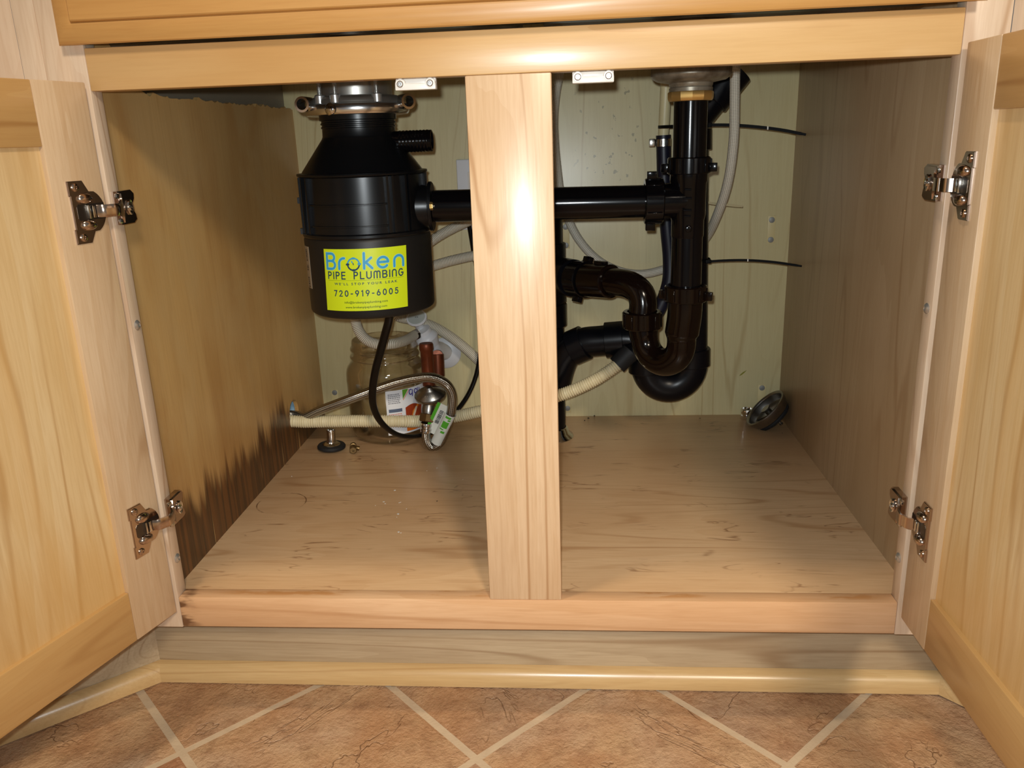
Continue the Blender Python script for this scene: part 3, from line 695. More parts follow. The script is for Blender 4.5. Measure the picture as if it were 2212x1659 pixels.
def strokes(bm, f, polys, wdt, lift, mi=0):
    """ribbons along polylines with mitred corners and round ends; each polyline lies a hair above the last"""
    h = wdt / 2
    for q, pl in enumerate(polys):
        lf = lift + q * 8e-6; pts = [pl[0]]
        for p in pl[1:]:                                       # split long runs so that they follow the cylinder
            L = math.hypot(p[0] - pts[-1][0], p[1] - pts[-1][1])
            if L < 1e-7: continue
            m = max(1, int(L / .004)); o_ = pts[-1]
            pts += [(o_[0] + (p[0] - o_[0]) * i / m, o_[1] + (p[1] - o_[1]) * i / m) for i in range(1, m + 1)]
        n = len(pts); D = [((pts[i + 1][0] - pts[i][0]), (pts[i + 1][1] - pts[i][1])) for i in range(n - 1)]
        D = [(x / math.hypot(x, y), y / math.hypot(x, y)) for x, y in D]; closed = math.hypot(pts[0][0] - pts[-1][0], pts[0][1] - pts[-1][1]) < 1e-6
        A, B = [], []
        for i in range(n):
            d0 = D[i - 1] if i else (D[-1] if closed else D[0]); d1 = D[i] if i < n - 1 else (D[0] if closed else D[-1])
            nx, ny = -(d0[1] + d1[1]), d0[0] + d1[0]; L = math.hypot(nx, ny) or 1; nx, ny = nx / L, ny / L
            k_ = h * min(1.8, 1 / max(.2, nx * -d1[1] + ny * d1[0]))
            A.append(bm.verts.new(f(pts[i][0] + nx * k_, pts[i][1] + ny * k_, lf))); B.append(bm.verts.new(f(pts[i][0] - nx * k_, pts[i][1] - ny * k_, lf)))
        for i in range(n - 1): bm.faces.new((A[i], B[i], B[i + 1], A[i + 1])).material_index = mi
        if not closed:
            for e, (dx, dy), a_, b_ in ((0, (-D[0][0], -D[0][1]), B[0], A[0]), (-1, D[-1], A[-1], B[-1])):
                px, py = pts[e]; t0 = math.atan2(dy, dx); fan = [bm.verts.new(f(px + h * math.cos(t0 + R(t)), py + h * math.sin(t0 + R(t)), lf)) for t in (60, 30, 0, -30, -60)]
                bm.faces.new([a_] + fan + [b_]).material_index = mi
def line_text(txt, x0, x1, y, hgt):
    """lay out stroke letters between x0 and x1"""
    tot = sum(GL[c][0] if c != ' ' else .55 for c in txt); gap = ((x1 - x0) / hgt - tot) / max(1, len(txt) - 1); out = []; x = 0
    for c in txt:
        if c == ' ': x += .55 + gap; continue
        wd, pls = GL[c]; out += [[(x0 + (x + px) * hgt, y + py * hgt) for px, py in pl] for pl in pls]; x += wd + gap
    return out
def font_text(bm, f, txt, xc, y, hgt, width, lift, mi=0, bold=0.0, space=1.0):
    cu = bpy.data.curves.new('t', 'FONT'); cu.body = txt; cu.align_x = 'LEFT'; cu.size = 1; cu.space_character = space; cu.offset = bold; cu.resolution_u = 2
    o = bpy.data.objects.new('t', cu); me = o.to_mesh(); b = bmesh.new(); b.from_mesh(me); o.to_mesh_clear(); bpy.data.objects.remove(o); bpy.data.curves.remove(cu)
    if not b.verts: b.free(); return
    xs = [v.co.x for v in b.verts]; a, c = min(xs), max(xs); sx = width / (c - a)
    for v in b.verts: v.co = f(xc - width / 2 + (v.co.x - a) * sx, y + v.co.y * hgt / .70, lift)
    merge(bm, b, None, mi)
LIME = plain('lime_sticker', (196, 214, 24), .36)
BLUE, DARKB, GREYP = plain('print_blue', (52, 150, 196), .4), plain('print_navy', (22, 58, 86), .4), plain('print_green_grey', (92, 116, 20), .4)
PALEB = plain('print_pale_blue', (150, 200, 216), .4)
f = wrap(DX, DY, .0796, 8.6, .4645, .05)
SW, SH = .1055, .0745     # sticker width along the arc, height
bm = bmesh.new(); thick_sheet(bm, f, -SW/2, SW/2, -SH/2, SH/2, -.0003, .0002, 28); st = finish('sticker', bm, LIME, DISP, 40, 'lime green sticker with blue printing')
def pr_(name, fn, mat):
    bm = bmesh.new(); fn(bm); o = finish(name, bm, mat, st, None, recalc=False)
    return o
def X(u): return (u - .5) * SW
def Y(v): return (v - .5) * SH
# the name: B r (ring) k e n
ch = SH * .245; yb = Y(.685)
for c, u in (('B', .045), ('r', .205), ('k', .495), ('e', .645), ('n', .84)):
    nm = [[(X(u) + px * ch * (1.12 if c in 'ren' else 1), yb + py * ch * (1.0 if c in 'Bk' else 1.0)) for px, py in pl] for pl in GL[c][1]]
    pr_('letter_halo', lambda bm: strokes(bm, f, nm, .0036, .00030), PALEB)
    pr_('letter', lambda bm: strokes(bm, f, nm, .0027, .00046), BLUE)
rc = (X(.375), yb + ch * .30); rr = ch * .385
def ringp(bm):
    strokes(bm, f, [arc(rc[0], rc[1], rr, rr, 6, 82, 8), arc(rc[0], rc[1], rr, rr, 98, 176, 8)], .0018, .00042, 0)
    for a in (2, 90): strokes(bm, f, [[(rc[0] + rr * math.cos(R(a)) + d[0], rc[1] + rr * math.sin(R(a)) + d[1]) for d in ((-.0009, 0), (.0009, 0))]], .0026, .00060, 0)
    strokes(bm, f, [[(rc[0] - .0020, rc[1] + .0034), (rc[0] - .0014, rc[1] + .0020)]], .0013, .00044)
pr_('ring_print', ringp, BLUE)
def ringd(bm):
    strokes(bm, f, [arc(rc[0], rc[1], rr, rr, 186, 262, 8), arc(rc[0], rc[1], rr, rr, 280, 354, 8)], .0018, .00042)
    for a in (180, 272): strokes(bm, f, [[(rc[0] + rr * math.cos(R(a)) + d[0], rc[1] + rr * math.sin(R(a)) + d[1]) for d in ((-.0009, 0), (.0009, 0))]], .0026, .00060)
    strokes(bm, f, [[(rc[0] - .0004, rc[1] + .0012), (rc[0] - .0001, rc[1] - .0004)]], .0011, .00044)
pr_('ring_print', ringd, DARKB)
pr_('trade_print', lambda bm: strokes(bm, f, line_text('PIPE PLUMBING', X(.055), X(.945), Y(.525), SH * .108), .00145, .00042), DARKB)
pr_('rule_print', lambda bm: wrap_rect(bm, f, X(.05), X(.95), Y(.497), Y(.499) + .0001, .00042), GREYP)
pr_('slogan_print', lambda bm: font_text(bm, f, "WE'LL STOP YOUR LEAK", X(.50), Y(.425), SH * .038, SW * .74, .00042, 0, .016, 1.5), DARKB)
pr_('phone_print', lambda bm: strokes(bm, f, line_text('720-919-6005', X(.125), X(.875), Y(.245), SH * .088), .00125, .00042), DARKB)
pr_('address_print', lambda bm: font_text(bm, f, 'info@brokenpipeplumbing.com', X(.50), Y(.125), SH * .036, SW * .50, .00042, 0, .006), plain('print_ink', (44, 66, 30), .4))
pr_('address_print', lambda bm: font_text(bm, f, 'www.brokenpipeplumbing.com', X(.50), Y(.045), SH * .036, SW * .48, .00042, 0, .006), bpy.data.materials['print_ink'])
f2 = wrap(DX, DY, .0796, -62.0, .4765, .02)
bm = bmesh.new(); thick_sheet(bm, f2, -.0105, .0125, -.0265, .0255, -.0003, .0002, 8); lb = finish('data_label', bm, plain('dull_foil_label', (150, 136, 116), .4, .2), DISP, 40, 'dull foil data label')
def bars(bm):
    r2 = random.Random(3); y = .022
    while y > -.024:
        h = r2.uniform(.0007, .0022)
        if abs(y - .006) > .0025 and abs(y + .008) > .003: wrap_rect(bm, f2, .0012, .0012 + r2.uniform(.004, .0062), y - h, y, .0004, 3)
        y -= h + r2.uniform(.0005, .0014)
bm = bmesh.new(); bars(bm); finish('label_print', bm, plain('print_black', (26, 24, 24), .5), lb, None, recalc=False, kind='stuff')

# ------------------------------------------------------------------ front drain run: tailpiece, tee, cross pipe, trap
def cyl(name, a, b, r, mat, parent, seg=36, cham=.0006, hollow=False, sm=35, label=None):
    a, b = Vector(a), Vector(b); L = (b - a).length; bm = bmesh.new()
    lathe(bm, [(0, 0), (r - cham, 0), (r, cham), (r, L - cham), (r - cham, L), (0, L)], axisM(a, b - a), seg); return finish(name, bm, mat, parent, sm, label)
def slip_nut(name, a, b, r, mat, parent, lugs=2, rot=0, lug=.0075):
    """ribbed plastic nut between a and b with square lugs"""
    a, b = Vector(a), Vector(b); L = (b - a).length; M = axisM(a, b - a); bm = bmesh.new()
    lathe(bm, [(r * .78, 0), (r - .0010, 0), (r, .0010), (r, L - .0014), (r - .0014, L), (r * .78, L)], M, 40)
    n = finish(name, bm, mat, parent, 35)
    for i in range(10):
        t = 2 * math.pi * i / 10 + rot; bm = bmesh.new()
        box(bm, -.0009, .0009, r - .001, r + .0013, L * .12, L * .88, .0004, 1, M=M @ Matrix.Rotation(t, 4, 'Z')); finish('grip_rib', bm, mat, n, 40)
    for i in range(lugs):
        t = 2 * math.pi * i / lugs + rot; bm = bmesh.new()
        box(bm, -.0042, .0042, r - .002, r + lug, L * .10, L * .62, .0008, 2, M=M @ Matrix.Rotation(t, 4, 'Z')); finish('lug', bm, mat, n, 40)
    return n
DR = thing('drain_pipe', (TX, TY, .45), 'glossy black drain pipe with a tee and a U shaped trap below the right sink', 'pipe')
ZX = .5410
TEE0, TEE1 = P(1485, 372, TY).z, P(1480, 512, TY).z
JN0, JN1 = P(1478, 650, TY).z, P(1478, 616, TY).z
UN0, UN1 = P(1488, 375, TY).z, P(1488, 339, TY).z
ax = lambda z: Vector((TX + .0004, TY, z))
cyl('tailpiece', ax(UN0), ax(.6575), .0198, ABS, DR)
slip_nut('slip_nut', ax(UN0), ax(UN1), .0258, ABS, DR, 2, R(75))
bm = bmesh.new(); lathe(bm, [(0, TEE1), (.0190, TEE1), (.0197, TEE1 + .002), (.0197, ZX - .024), (.0212, ZX - .018), (.0212, TEE0 - .014), (.0225, TEE0 - .010), (.0225, TEE0 + .001), (0, TEE0 + .001)], Matrix.Translation((TX + .0004, TY, 0)), 40)
lathe(bm, [(0, 0), (.0205, 0), (.0212, .004), (.0212, .0340), (0, .0340)], axisM((TX, TY, ZX), (-1, 0, 0)), 36); finish('tee', bm, ABS, DR, 35)
bm = bmesh.new(); dome(bm, (0, 0, 0), .0045, .0045, .0012, axisM((TX - .001, TY - .0196, TEE1 + .012), (0, -1, 0)), 14, 4); finish('mould_mark', bm, ABS, DR, 180)
for zz, rr_ in ((ZX + .014, .0040), (ZX + .004, .0048), (ZX - .010, .0050), (ZX - .017, .0040)):
    bm = bmesh.new(); box(bm, -rr_, rr_, -.0012, .0012, -.0004, .0010, .0004, 1, M=axisM((TX - .003, TY - .0211, zz), (0, -1, 0))); finish('mould_mark', bm, ABS, DR, 40)
cyl('tail_pipe', ax(JN0), ax(TEE1 + .003), .0188, ABS, DR)
XA = Vector((DX + .0875, .2700, ZO)); XB = Vector((TX - .030, TY, ZX))
cyl('cross_pipe', XA, XB, .0196, ABS, DR, label='straight pipe running across behind the centre stile')
d = (XB - XA).normalized(); slip_nut('slip_nut', XB - d * .0225, XB, .0272, ABS, DR, 2, R(8), .0085)
# trap
slip_nut('slip_nut', ax(JN0), ax(JN1), .0262, TRAP, DR, 2, R(68))
LN = P(1387, 690, .318); LNx, LNy = LN.x, LN.y
zLt, zLb = P(1387, 672, .318).z, P(1387, 708, .318).z
jr = Vector((TX + .0004, TY, JN0 + .003)); zb_ = P(1440, 781, .295).z
q0 = Vector((TX - .0030, TY + .002, JN0 - .045)); q2 = Vector((LNx + .003, LNy - .002, zLb - .012))
cx, cy = (q0.x + q2.x) / 2, (q0.y + q2.y) / 2
U = [jr, Vector((TX - .0005, TY, JN0 - .02)), q0]
for a in range(150, -1, -15):
    pass
hw = Vector(((q0.x - q2.x) / 2, (q0.y - q2.y) / 2, 0)); zc_ = zb_ + hw.length * 1.0
U += [Vector((cx, cy, zc_)) + hw * math.cos(R(a)) + Vector((0, 0, -(zc_ - zb_) * math.sin(R(a)))) for a in range(0, 181, 15)]
U += [q2, Vector((LNx, LNy, zLb + .006))]
up = resample(spline(U, 8), .0035); Ls = sum((b - a).length for a, b in zip(up, up[1:]))
bm = bmesh.new(); tube(bm, up, lambda s: .0215 - .0032 * min(1, max(0, (s - .046) / .006)) + .0012 * (1 if s > Ls - .018 else 0), 30, hint=(0, -1, 0)); finish('trap_bend', bm, TRAP, DR, 50, 'brownish black U bend of the trap')
slip_nut('slip_nut', Vector((LNx, LNy, zLb)), Vector((LNx, LNy, zLt)), .0258, TRAP, DR, 0)
AE = P(1198, 597, .462)
A = [Vector((LNx, LNy, zLt - .004)), P(1389, 655, .320), P(1383, 633, .324), P(1362, 616, .334), P(1330, 609, .350), P(1290, 607, .378), P(1245, 602, .418), AE]
ap = resample(spline(A, 8), .004); bm = bmesh.new(); tube(bm, ap, .0184, 30, hint=(0, -1, 0)); finish('trap_arm', bm, TRAP, DR, 50)
def at_px(path, px):       # the path point whose picture x is nearest px
    def sx(p):
        v = p - Vector((CX, CY, CZ)); return 1106 + CF * v.dot(_rt) / v.dot(_fw)
    return min(range(len(path)), key=lambda i: abs(sx(path[i]) - px))
def seg_on(path, pa, pb): return path[at_px(path, pa)], path[at_px(path, pb)]
a, b = seg_on(ap, 1268, 1242); slip_nut('slip_nut', a, b, .0258, ABS, DR, 2, R(20))
a, b = seg_on(ap, 1322, 1272); d = (b - a).normalized(); bm = bmesh.new(); lathe(bm, [(.0185, 0), (.0215, 0), (.0232, .002), (.0238, (b - a).length), (.0185, (b - a).length)], axisM(a, b - a), 36); finish('union_collar', bm, TRAP, DR, 35)
bm = bmesh.new(); c = a.lerp(b, .45); box(bm, -.011, .011, -.004, .004, .0205, .0275, .001, M=axisM(c, (0, 0, 1), d)); finish('union_lug', bm, ABS, DR, 40)

# ------------------------------------------------------------------ drain stack behind, with its own larger trap and standpipe
SX, SY = P(1222, 900, .500).x - .0245, .500
STK = thing('drain_stack', (SX, SY, ZF), 'thick matt black drain stack rising behind the centre stile on a chrome collar', 'pipe')
cyl('stack_pipe', (SX, SY, ZF + .003), (SX, SY, .520), .0243, ABS2, STK)
bm = bmesh.new(); lathe(bm, [(.0240, ZF + .016), (.0252, ZF + .017), (.0270, ZF + .0155), (.0300, ZF + .007), (.0360, ZF + .0025), (.0372, ZF + .0002), (.0240, ZF + .0002)], Matrix.Translation((SX, SY, 0)), 36); finish('floor_collar', bm, CHROME, STK, 40, 'chrome floor collar')
for pa, pb, rr_ in ((795, 835, .0292), (655, 702, .0290)):
    za, zb2 = P(1205, pb, SY).z, P(1205, pa, SY).z; cyl('coupling', (SX, SY, za), (SX, SY, zb2), rr_, ABS2, STK)
hb = Vector((AE.x - .002, AE.y, AE.z)); a_, b_ = ap[at_px(ap, 1240)], ap[at_px(ap, 1204)]
cyl('arm_hub', a_, (SX + .006, SY - .004, b_.z - .001), .0272, ABS2, STK)
bm = bmesh.new(); lathe(bm, [(0, AE.z - .045), (.0285, AE.z - .045), (.0285, AE.z + .045), (0, AE.z + .045)], Matrix.Translation((SX, SY, 0)), 36); finish('branch_fitting', bm, ABS2, STK, 35)
BT = thing('rear_trap', P(1445, 800, .480), 'larger matt black trap and standpipe against the cabinet back', 'pipe')
BY = .478
B0 = [Vector((SX + .010, SY, P(1200, 830, SY).z)), P(1208, 800, .497), P(1219, 772, .495), P(1238, 750, .492), P(1262, 740, .488), P(1300, 736, .484), P(1345, 732, .480), P(1372, 735, BY), P(1388, 748, BY), P(1396, 772, BY)]
bp_ = resample(spline(B0, 8), .004); bm = bmesh.new(); tube(bm, bp_, .0238, 30, hint=(0, 0, 1)); finish('sweep_bend', bm, ABS2, BT, 50)
for pa, pb in ((1237, 1266), (1310, 1345)):
    a, b = seg_on(bp_, pa, pb); cyl('coupling', a, b, .0280, ABS2, BT)
ua, ub = P(1397, 790, BY), P(1494, 780, BY); cU = (ua + ub) / 2; hU = (ub.x - ua.x) / 2; zbot = P(1445, 834, BY).z
pts = [P(1396, 760, BY), ua] + [Vector((cU.x - hU * math.cos(R(a)), BY, cU.z - (cU.z - zbot) * math.sin(R(a)))) for a in range(0, 181, 15)][1:] + [P(1494, 760, BY)]
bm = bmesh.new(); tube(bm, resample(spline(pts, 6), .004), .0250, 32, hint=(0, -1, 0)); finish('return_bend', bm, ABS2, BT, 50)
cyl('coupling', P(1494, 788, BY), P(1494, 752, BY), .0282, ABS2, BT)
cyl('coupling', P(1397, 802, BY), P(1396, 770, BY), .0282, ABS2, BT)
cyl('standpipe', P(1494, 765, BY), P(1495, 236, BY), .0236, ABS2, BT)
cyl('coupling', P(1496, 325, BY), P(1496, 280, BY), .0272, ABS2, BT)
bm = bmesh.new(); a, b = P(1497, 262, BY), P(1586, 150, BY); tube(bm, [a, a.lerp(b, .5), b], .0238, 30, hint=(0, -1, 0)); finish('wye_branch', bm, ABS2, BT, 40)
cyl('wye_hub', a.lerp(b, .42), a.lerp(b, 1.02), .0275, ABS2, BT)

# ------------------------------------------------------------------ hoses
def uvmat(name, base, dark, pitch, rough, metal=0, cross=True, strength=.6, cells=8, grime=0.0):
    """woven or ribbed hose skin laid out on the tube's own UVs (u around, v metres along)"""
    k = NT(name); uv = k.n('ShaderNodeUVMap'); u, vv, _ = k.sep(uv.outputs[0])
    v2 = k.math('DIVIDE', vv, pitch)
    if cross:
        a = k.math('SINE', k.math('MULTIPLY', k.math('ADD', k.math('MULTIPLY', u, cells), v2), 2 * math.pi)); b = k.math('SINE', k.math('MULTIPLY', k.math('SUBTRACT', k.math('MULTIPLY', u, cells), v2), 2 * math.pi))
        hgt = k.math('MULTIPLY_ADD', k.math('MULTIPLY', a, b), .5, .5)
    else: hgt = k.math('MULTIPLY_ADD', k.math('SINE', k.math('MULTIPLY', v2, 2 * math.pi)), .5, .5)
    k.l(k.mix(k.remap(hgt, .15, .75), lin(dark), lin(base)), k.b.inputs['Base Color'])
    k.b.inputs['Roughness'].default_value = rough; k.b.inputs['Metallic'].default_value = metal
    k.l(k.bump(hgt, strength, .0008), k.b.inputs['Normal']); return k.m
H_GREY = uvmat('woven_grey_hose', (222, 216, 200), (150, 144, 128), .0040, .42, cells=8)
H_WHITE = uvmat('ribbed_white_hose', (226, 220, 204), (158, 150, 128), .0024, .42, cross=False, strength=.7)
H_STEEL = uvmat('braided_steel_hose', (206, 202, 192), (92, 84, 74), .0034, .24, 1, cells=7, strength=.8)
H_CORR = plain('ivory_corrugated', (216, 204, 168), .36, grime=.10)
def hose(name, pts, r, mat, label, cat='hose', step=.004, seg=18, group=None, flat=1.0, hint=(0, 0, 1), parent=None, pl=None):
    path = resample(spline(pts, 10), step); bm = bmesh.new(); tube(bm, path, r, seg, flat=flat, hint=hint)
    if parent: return finish(name, bm, mat, parent, 60, pl), path
    return tag(finish(name, bm, mat, None, 60, origin=path[len(path)//2]), label, cat, group), path
hose('faucet_hose', [P(1590, 120, .425), P(1588, 150, .425), P(1587, 220, .43), P(1585, 300, .437), P(1573, 390, .455), P(1551, 460, .485), P(1520, 520, .535), P(1475, 562, .556), P(1430, 583, .558), P(1385, 592, .552), P(1340, 586, .548), P(1292, 562, .546), P(1250, 517, .544), P(1224, 465, .546), P(1211, 420, .547), P(1204, 370, .548), P(1198, 310, .55), P(1196, 260, .55), P(1201, 200, .55), P(1208, 160, .55), P(1212, 120, .55)], .0069, H_GREY, 'woven grey hose hanging in a big loop behind the right drain pipes')
hose('supply_hose', [P(895, 724, .520), P(886, 730, .505), P(868, 738, .474), P(845, 743, .453), P(818, 744, .447), P(793, 735, .446), P(776, 716, .448), P(768, 692, .452), P(768, 665, .455), P(785, 630, .465), P(830, 600, .48), P(880, 588, .50), P(935, 574, .525), P(975, 563, .535), P(1015, 554, .545), P(1060, 546, .552), P(1105, 520, .556), P(1120, 470, .56)], .0080, H_WHITE, 'white ribbed hose curling from the wall valve across the jar mouth', seg=18)
hose('supply_hose', [P(840, 600, .565), P(845, 650, .565), P(858, 682, .565), P(885, 690, .565), P(930, 703, .566), P(965, 722, .566), P(1000, 748, .566), P(1033, 778, .566), P(1070, 815, .566), P(1110, 845, .564)], .0086, H_WHITE, 'white ribbed hose slanting down to the right behind the wall valve', seg=18)
hose('supply_hose', [P(900, 545, .50), P(935, 518, .52), P(965, 500, .535), P(1000, 483, .55), P(1040, 465, .56), P(1085, 440, .565), P(1110, 400, .568)], .0080, H_WHITE, 'short visible white hose rising just below the cross pipe', seg=18)
# dishwasher drain: ivory tube, clamp, navy rubber sleeve
DWH = thing('dishwasher_hose', P(1430, 300, .530), 'ivory tube clamped into a dark navy rubber sleeve left of the tailpiece', 'hose')
hose('ivory_tube', [P(1441, 130, .525), P(1439, 180, .525), P(1436, 240, .527), P(1433, 300, .53), P(1432, 330, .53)], .0083, IVORY, '', parent=DWH)
hose('rubber_sleeve', [P(1433, 292, .53), P(1434, 340, .53), P(1436, 420, .53), P(1442, 500, .53), P(1447, 560, .53), P(1445, 610, .528), P(1430, 655, .527), P(1412, 690, .527), P(1400, 716, .524)], .0112, NAVY, '', parent=DWH)
bm = bmesh.new(); a, b = P(1433, 316, .53), P(1433, 300, .53); lathe(bm, [(.0112, 0), (.0121, 0), (.0121, (b-a).length), (.0112, (b-a).length)], axisM(a, b - a), 30); finish('clamp_band', bm, STEEL, DWH, 40, 'steel worm clamp')
bm = bmesh.new(); box(bm, -.0215, -.0125, -.006, .003, -.0055, .0060, .0012, M=Matrix.Translation(P(1433, 308, .53))); finish('clamp_screw_housing', bm, STEEL, DWH, 40)
for i in range(5):
    bm = bmesh.new(); an = R(-90 - 30 + i * 13); c = P(1433, 308, .53) + Vector((.0121 * math.cos(an), .0121 * math.sin(an), 0)); box(bm, -.0004, .0004, -.0002, .0003, -.0035, .0035, M=axisM(c, (0, 0, 1), (-math.sin(an), math.cos(an), 0))); finish('clamp_slot', bm, ABS2, DWH)
# corrugated drain hose from the side wall to the rear trap
CD = thing('drain_hose', P(820, 910, .43), 'ivory corrugated hose running from the left side hole to the rear trap', 'hose')
cpts = [Vector((-.425, .4335, .2042)), Vector((-.393, .4335, .2040)), P(655, 911, .435), P(720, 910, .436), P(800, 909.5, .4345), P(868, 910, .441), P(900, 910, .454), P(926, 908, .466), P(955, 904, .471), P(988, 899, .472), P(1040, 888, .468), P(1120, 876, .462), P(1205, 855, .452), P(1250, 838, .448), P(1290, 818, .448), P(1318, 800, .450), P(1336, 787, .452)]
path = resample(spline(cpts, 12), .00085)
bm = bmesh.new(); pitch = .0036; tube(bm, path, lambda s: .0100 - .0019 * (.5 - .5 * math.cos(2 * math.pi * s / pitch)) ** 2, 18, hint=(0, 0, 1)); finish('corrugated_hose', bm, H_CORR, CD, 70)
a, b = P(1333, 789, .452), P(1362, 760, .458)
bm = bmesh.new(); tube(bm, [a, a.lerp(b, .5), b], lambda s: .0148 if s < .022 else .0160, 26); finish('rubber_connector', bm, RUBBER, CD, 40, 'grey black rubber connector')
bm = bmesh.new(); a2, b2 = P(1357, 765, .457), P(1384, 745, .466); tube(bm, [a2, a2.lerp(b2, .5), b2], .0152, 24); finish('trap_spigot', bm, ABS2, CD, 40)

# flat black power cord of the disposal
hose('power_cord', [P(842, 660, .290), P(840, 690, .292), P(831, 725, .300), P(820, 765, .312), P(811, 800, .326), P(805, 840, .345), P(806, 875, .362), P(818, 905, .378), P(838, 927, .394), P(862, 940, .410), P(890, 943, .425), P(918, 938, .450), P(950, 926, .494), P(980, 895, .509), P(1008, 858, .515), P(1026, 818, .522), P(1036, 770, .528), P(1040, 700, .535), P(1035, 620, .545), P(1022, 540, .560), P(1012, 480, .572), P(1004, 440, .5825)], .0056, CORD, 'flat black power cord drooping from the disposal to the wall outlet', 'cord', flat=.62, hint=(1, 0, 0))

# ------------------------------------------------------------------ valves on the left
WV = thing('shutoff_valve', P(960, 760, .59), 'white plastic wall valve with a round grey handle', 'valve')
ep = P(962, 762, .5960)
bm = bmesh.new(); lathe(bm, [(0, .0002), (.0268, .0002), (.0274, .0012), (.0260, .0030), (.0150, .0058), (.0120, .0070), (0, .0070)], axisM(ep, (0, -1, 0)), 40); finish('wall_plate', bm, WHITEV, WV, 40, 'round white wall plate')
vb, vt, vk = P(935, 752, .548), P(912, 712, .535), P(902, 694, .531)
bm = bmesh.new(); tube(bm, spline([ep + Vector((0, -.004, .002)), ep.lerp(vb, .5) + Vector((0, 0, .002)), vb, vb.lerp(vt, .5), vt], 6), lambda s: .0135, 22); finish('valve_body', bm, WHITEV, WV, 60)
bm = bmesh.new(); c = P(922, 730, .540); dome(bm, (0, 0, -.0), .0195, .0195, .0130, axisM(c, vk - vb), 22, 8); lathe(bm, [(0, -.016), (.0140, -.016), (.0195, 0)], axisM(c, vk - vb), 22); finish('valve_bonnet', bm, WHITEV, WV, 60)
kd = (vk - vb).normalized(); hd = Vector((-.05, -.62, .78)).normalized(); kc = P(900, 687, .530)
bm = bmesh.new(); lathe(bm, [(0, -.024), (.0075, -.024), (.0070, -.010), (.0090, -.004), (.0160, -.0020), (.0172, 0), (.0166, .0016), (.0150, .0018), (0, .0018)], axisM(kc, hd), 32); finish('valve_handle', bm, WHITEV, WV, 40)
bm = bmesh.new(); lathe(bm, [(0, .0019), (.0142, .0019), (.0142, .0022), (0, .0022)], axisM(kc, hd), 32); lbl = finish('handle_disc', bm, plain('pale_grey_disc', (176, 184, 180), .4), WV, None)
Mh = axisM(kc + hd * .0024, hd, (1, 0, 0)); bm = bmesh.new(); [bm.faces.new([bm.verts.new(Mh @ Vector((x + dx, dy, 0))) for dx, dy in ((-.0014, 0), (.0010, -.0011), (.0010, .0011))]) for x in (-.0013, .0017)]; finish('arrow_mark', bm, RUBBER, lbl, None, recalc=False, kind='stuff')
bm = bmesh.new(); a, b = P(889, 727, .518), P(908, 718, .530)
rg = [ngon_ring(bm, r, z, 6, axisM(a, b - a)) for r, z in ((.0075, 0), (.0092, .001), (.0092, .0125), (.0080, .014))]
for p_, q_ in zip(rg, rg[1:]):
    for i in range(6): j = (i + 1) % 6; bm.faces.new((p_[i], p_[j], q_[j], q_[i]))
bm.faces.new(rg[0]); bm.faces.new(rg[-1]); finish('hose_nut', bm, CHROME, WV, 30, 'chrome hose nut')
# copper stub with a chrome angle stop
CS = thing('angle_stop', P(930, 845, .45), 'aged copper stub with an oval chrome stop valve and brass outlet', 'valve')
ct, cb = P(920, 741, .462), P(927, 832, .458)
bm = bmesh.new(); d = cb - ct; L = d.length; lathe(bm, [(0, .0006), (.0080, .0006), (.0100, 0), (.0110, .0018), (.0113, .010), (.0100, .0120), (.0100, L), (0, L)], axisM(ct, d), 26); finish('copper_stub', bm, COPPER, CS, 40, 'brown aged copper stub')
bm = bmesh.new(); tube(bm, [P(945, 765, .500), P(946, 785, .498), P(947, 812, .496)], .0100, 20); tube(bm, [P(944, 770, .498), P(945, 768, .540), P(945, 767, .590)], .0100, 20); finish('supply_riser', bm, COPPER, CS, 50)
hx_ = axisM(P(929, 852, .450), (-.08, -.46, 1), (1, 0, 0))
bm = bmesh.new(); lathe(bm, [(0, .0165), (.0040, .0163), (.0055, .0150), (.0064, .0118), (.0095, .0100), (.0150, .0064), (.0192, .0022), (.0200, .0012), (.0214, .0006), (.0219, -.0012), (.0215, -.0030), (.0195, -.0036), (.0100, -.0034), (0, -.0034)], hx_ @ Matrix.Diagonal((1.16, .96, 1, 1)), 40); hd_ = finish('oval_handle', bm, DARKST, CS, 45, 'oval chrome handle')
Mh = hx_; bm = bmesh.new()
def onrim(x, y, l=0):
    a = -math.pi / 2 + x / .0165; return Mh @ Vector((1.10 * (.0162 - y * .8) * math.cos(a), .86 * (.0162 - y * .8) * math.sin(a), .0064 + y * .55 + l))
[bm.faces.new([bm.verts.new(onrim(x + dx, y, .0005)) for dx, y in ((-.0007, -.001), (.0007, -.001), (.0009, .0022), (-.0004, .0022))]) for x in (-.0045, -.0012, .0022, .0056, .0088)]; finish('embossed_mark', bm, STEEL, hd_, None, recalc=False, kind='stuff')
def taper(name, stops, mat, lab=None):
    """stops: (pixel x, pixel y, depth, radius)"""
    bm = bmesh.new(); ps = [P(a, b, c) for a, b, c, _ in stops]; M = axisM(ps[0], ps[-1] - ps[0]); z = [(p - ps[0]).dot((ps[-1] - ps[0]).normalized()) for p in ps]
    lathe(bm, [(0, z[0])] + [(s[3], zz) for s, zz in zip(stops, z)] + [(0, z[-1])], M, 26); return finish(name, bm, mat, CS, 40, lab)
taper('stem', [(930, 856, .452, .012), (930, 866, .451, .0125), (929, 872, .449, .0128), (928, 878, .447, .0110)], DULLBRASS)
taper('valve_body', [(927, 874, .448, .0120), (926, 884, .445, .0124), (926, 892, .442, .0115), (925, 896, .441, .0108)], DARKST)
bm = bmesh.new(); a, b = P(925, 894, .441), P(922, 912, .436)
rg = [ngon_ring(bm, r, z, 6, axisM(a, b - a)) for r, z in ((.0110, 0), (.0130, .0012), (.0130, .0118), (.0112, .0130))]
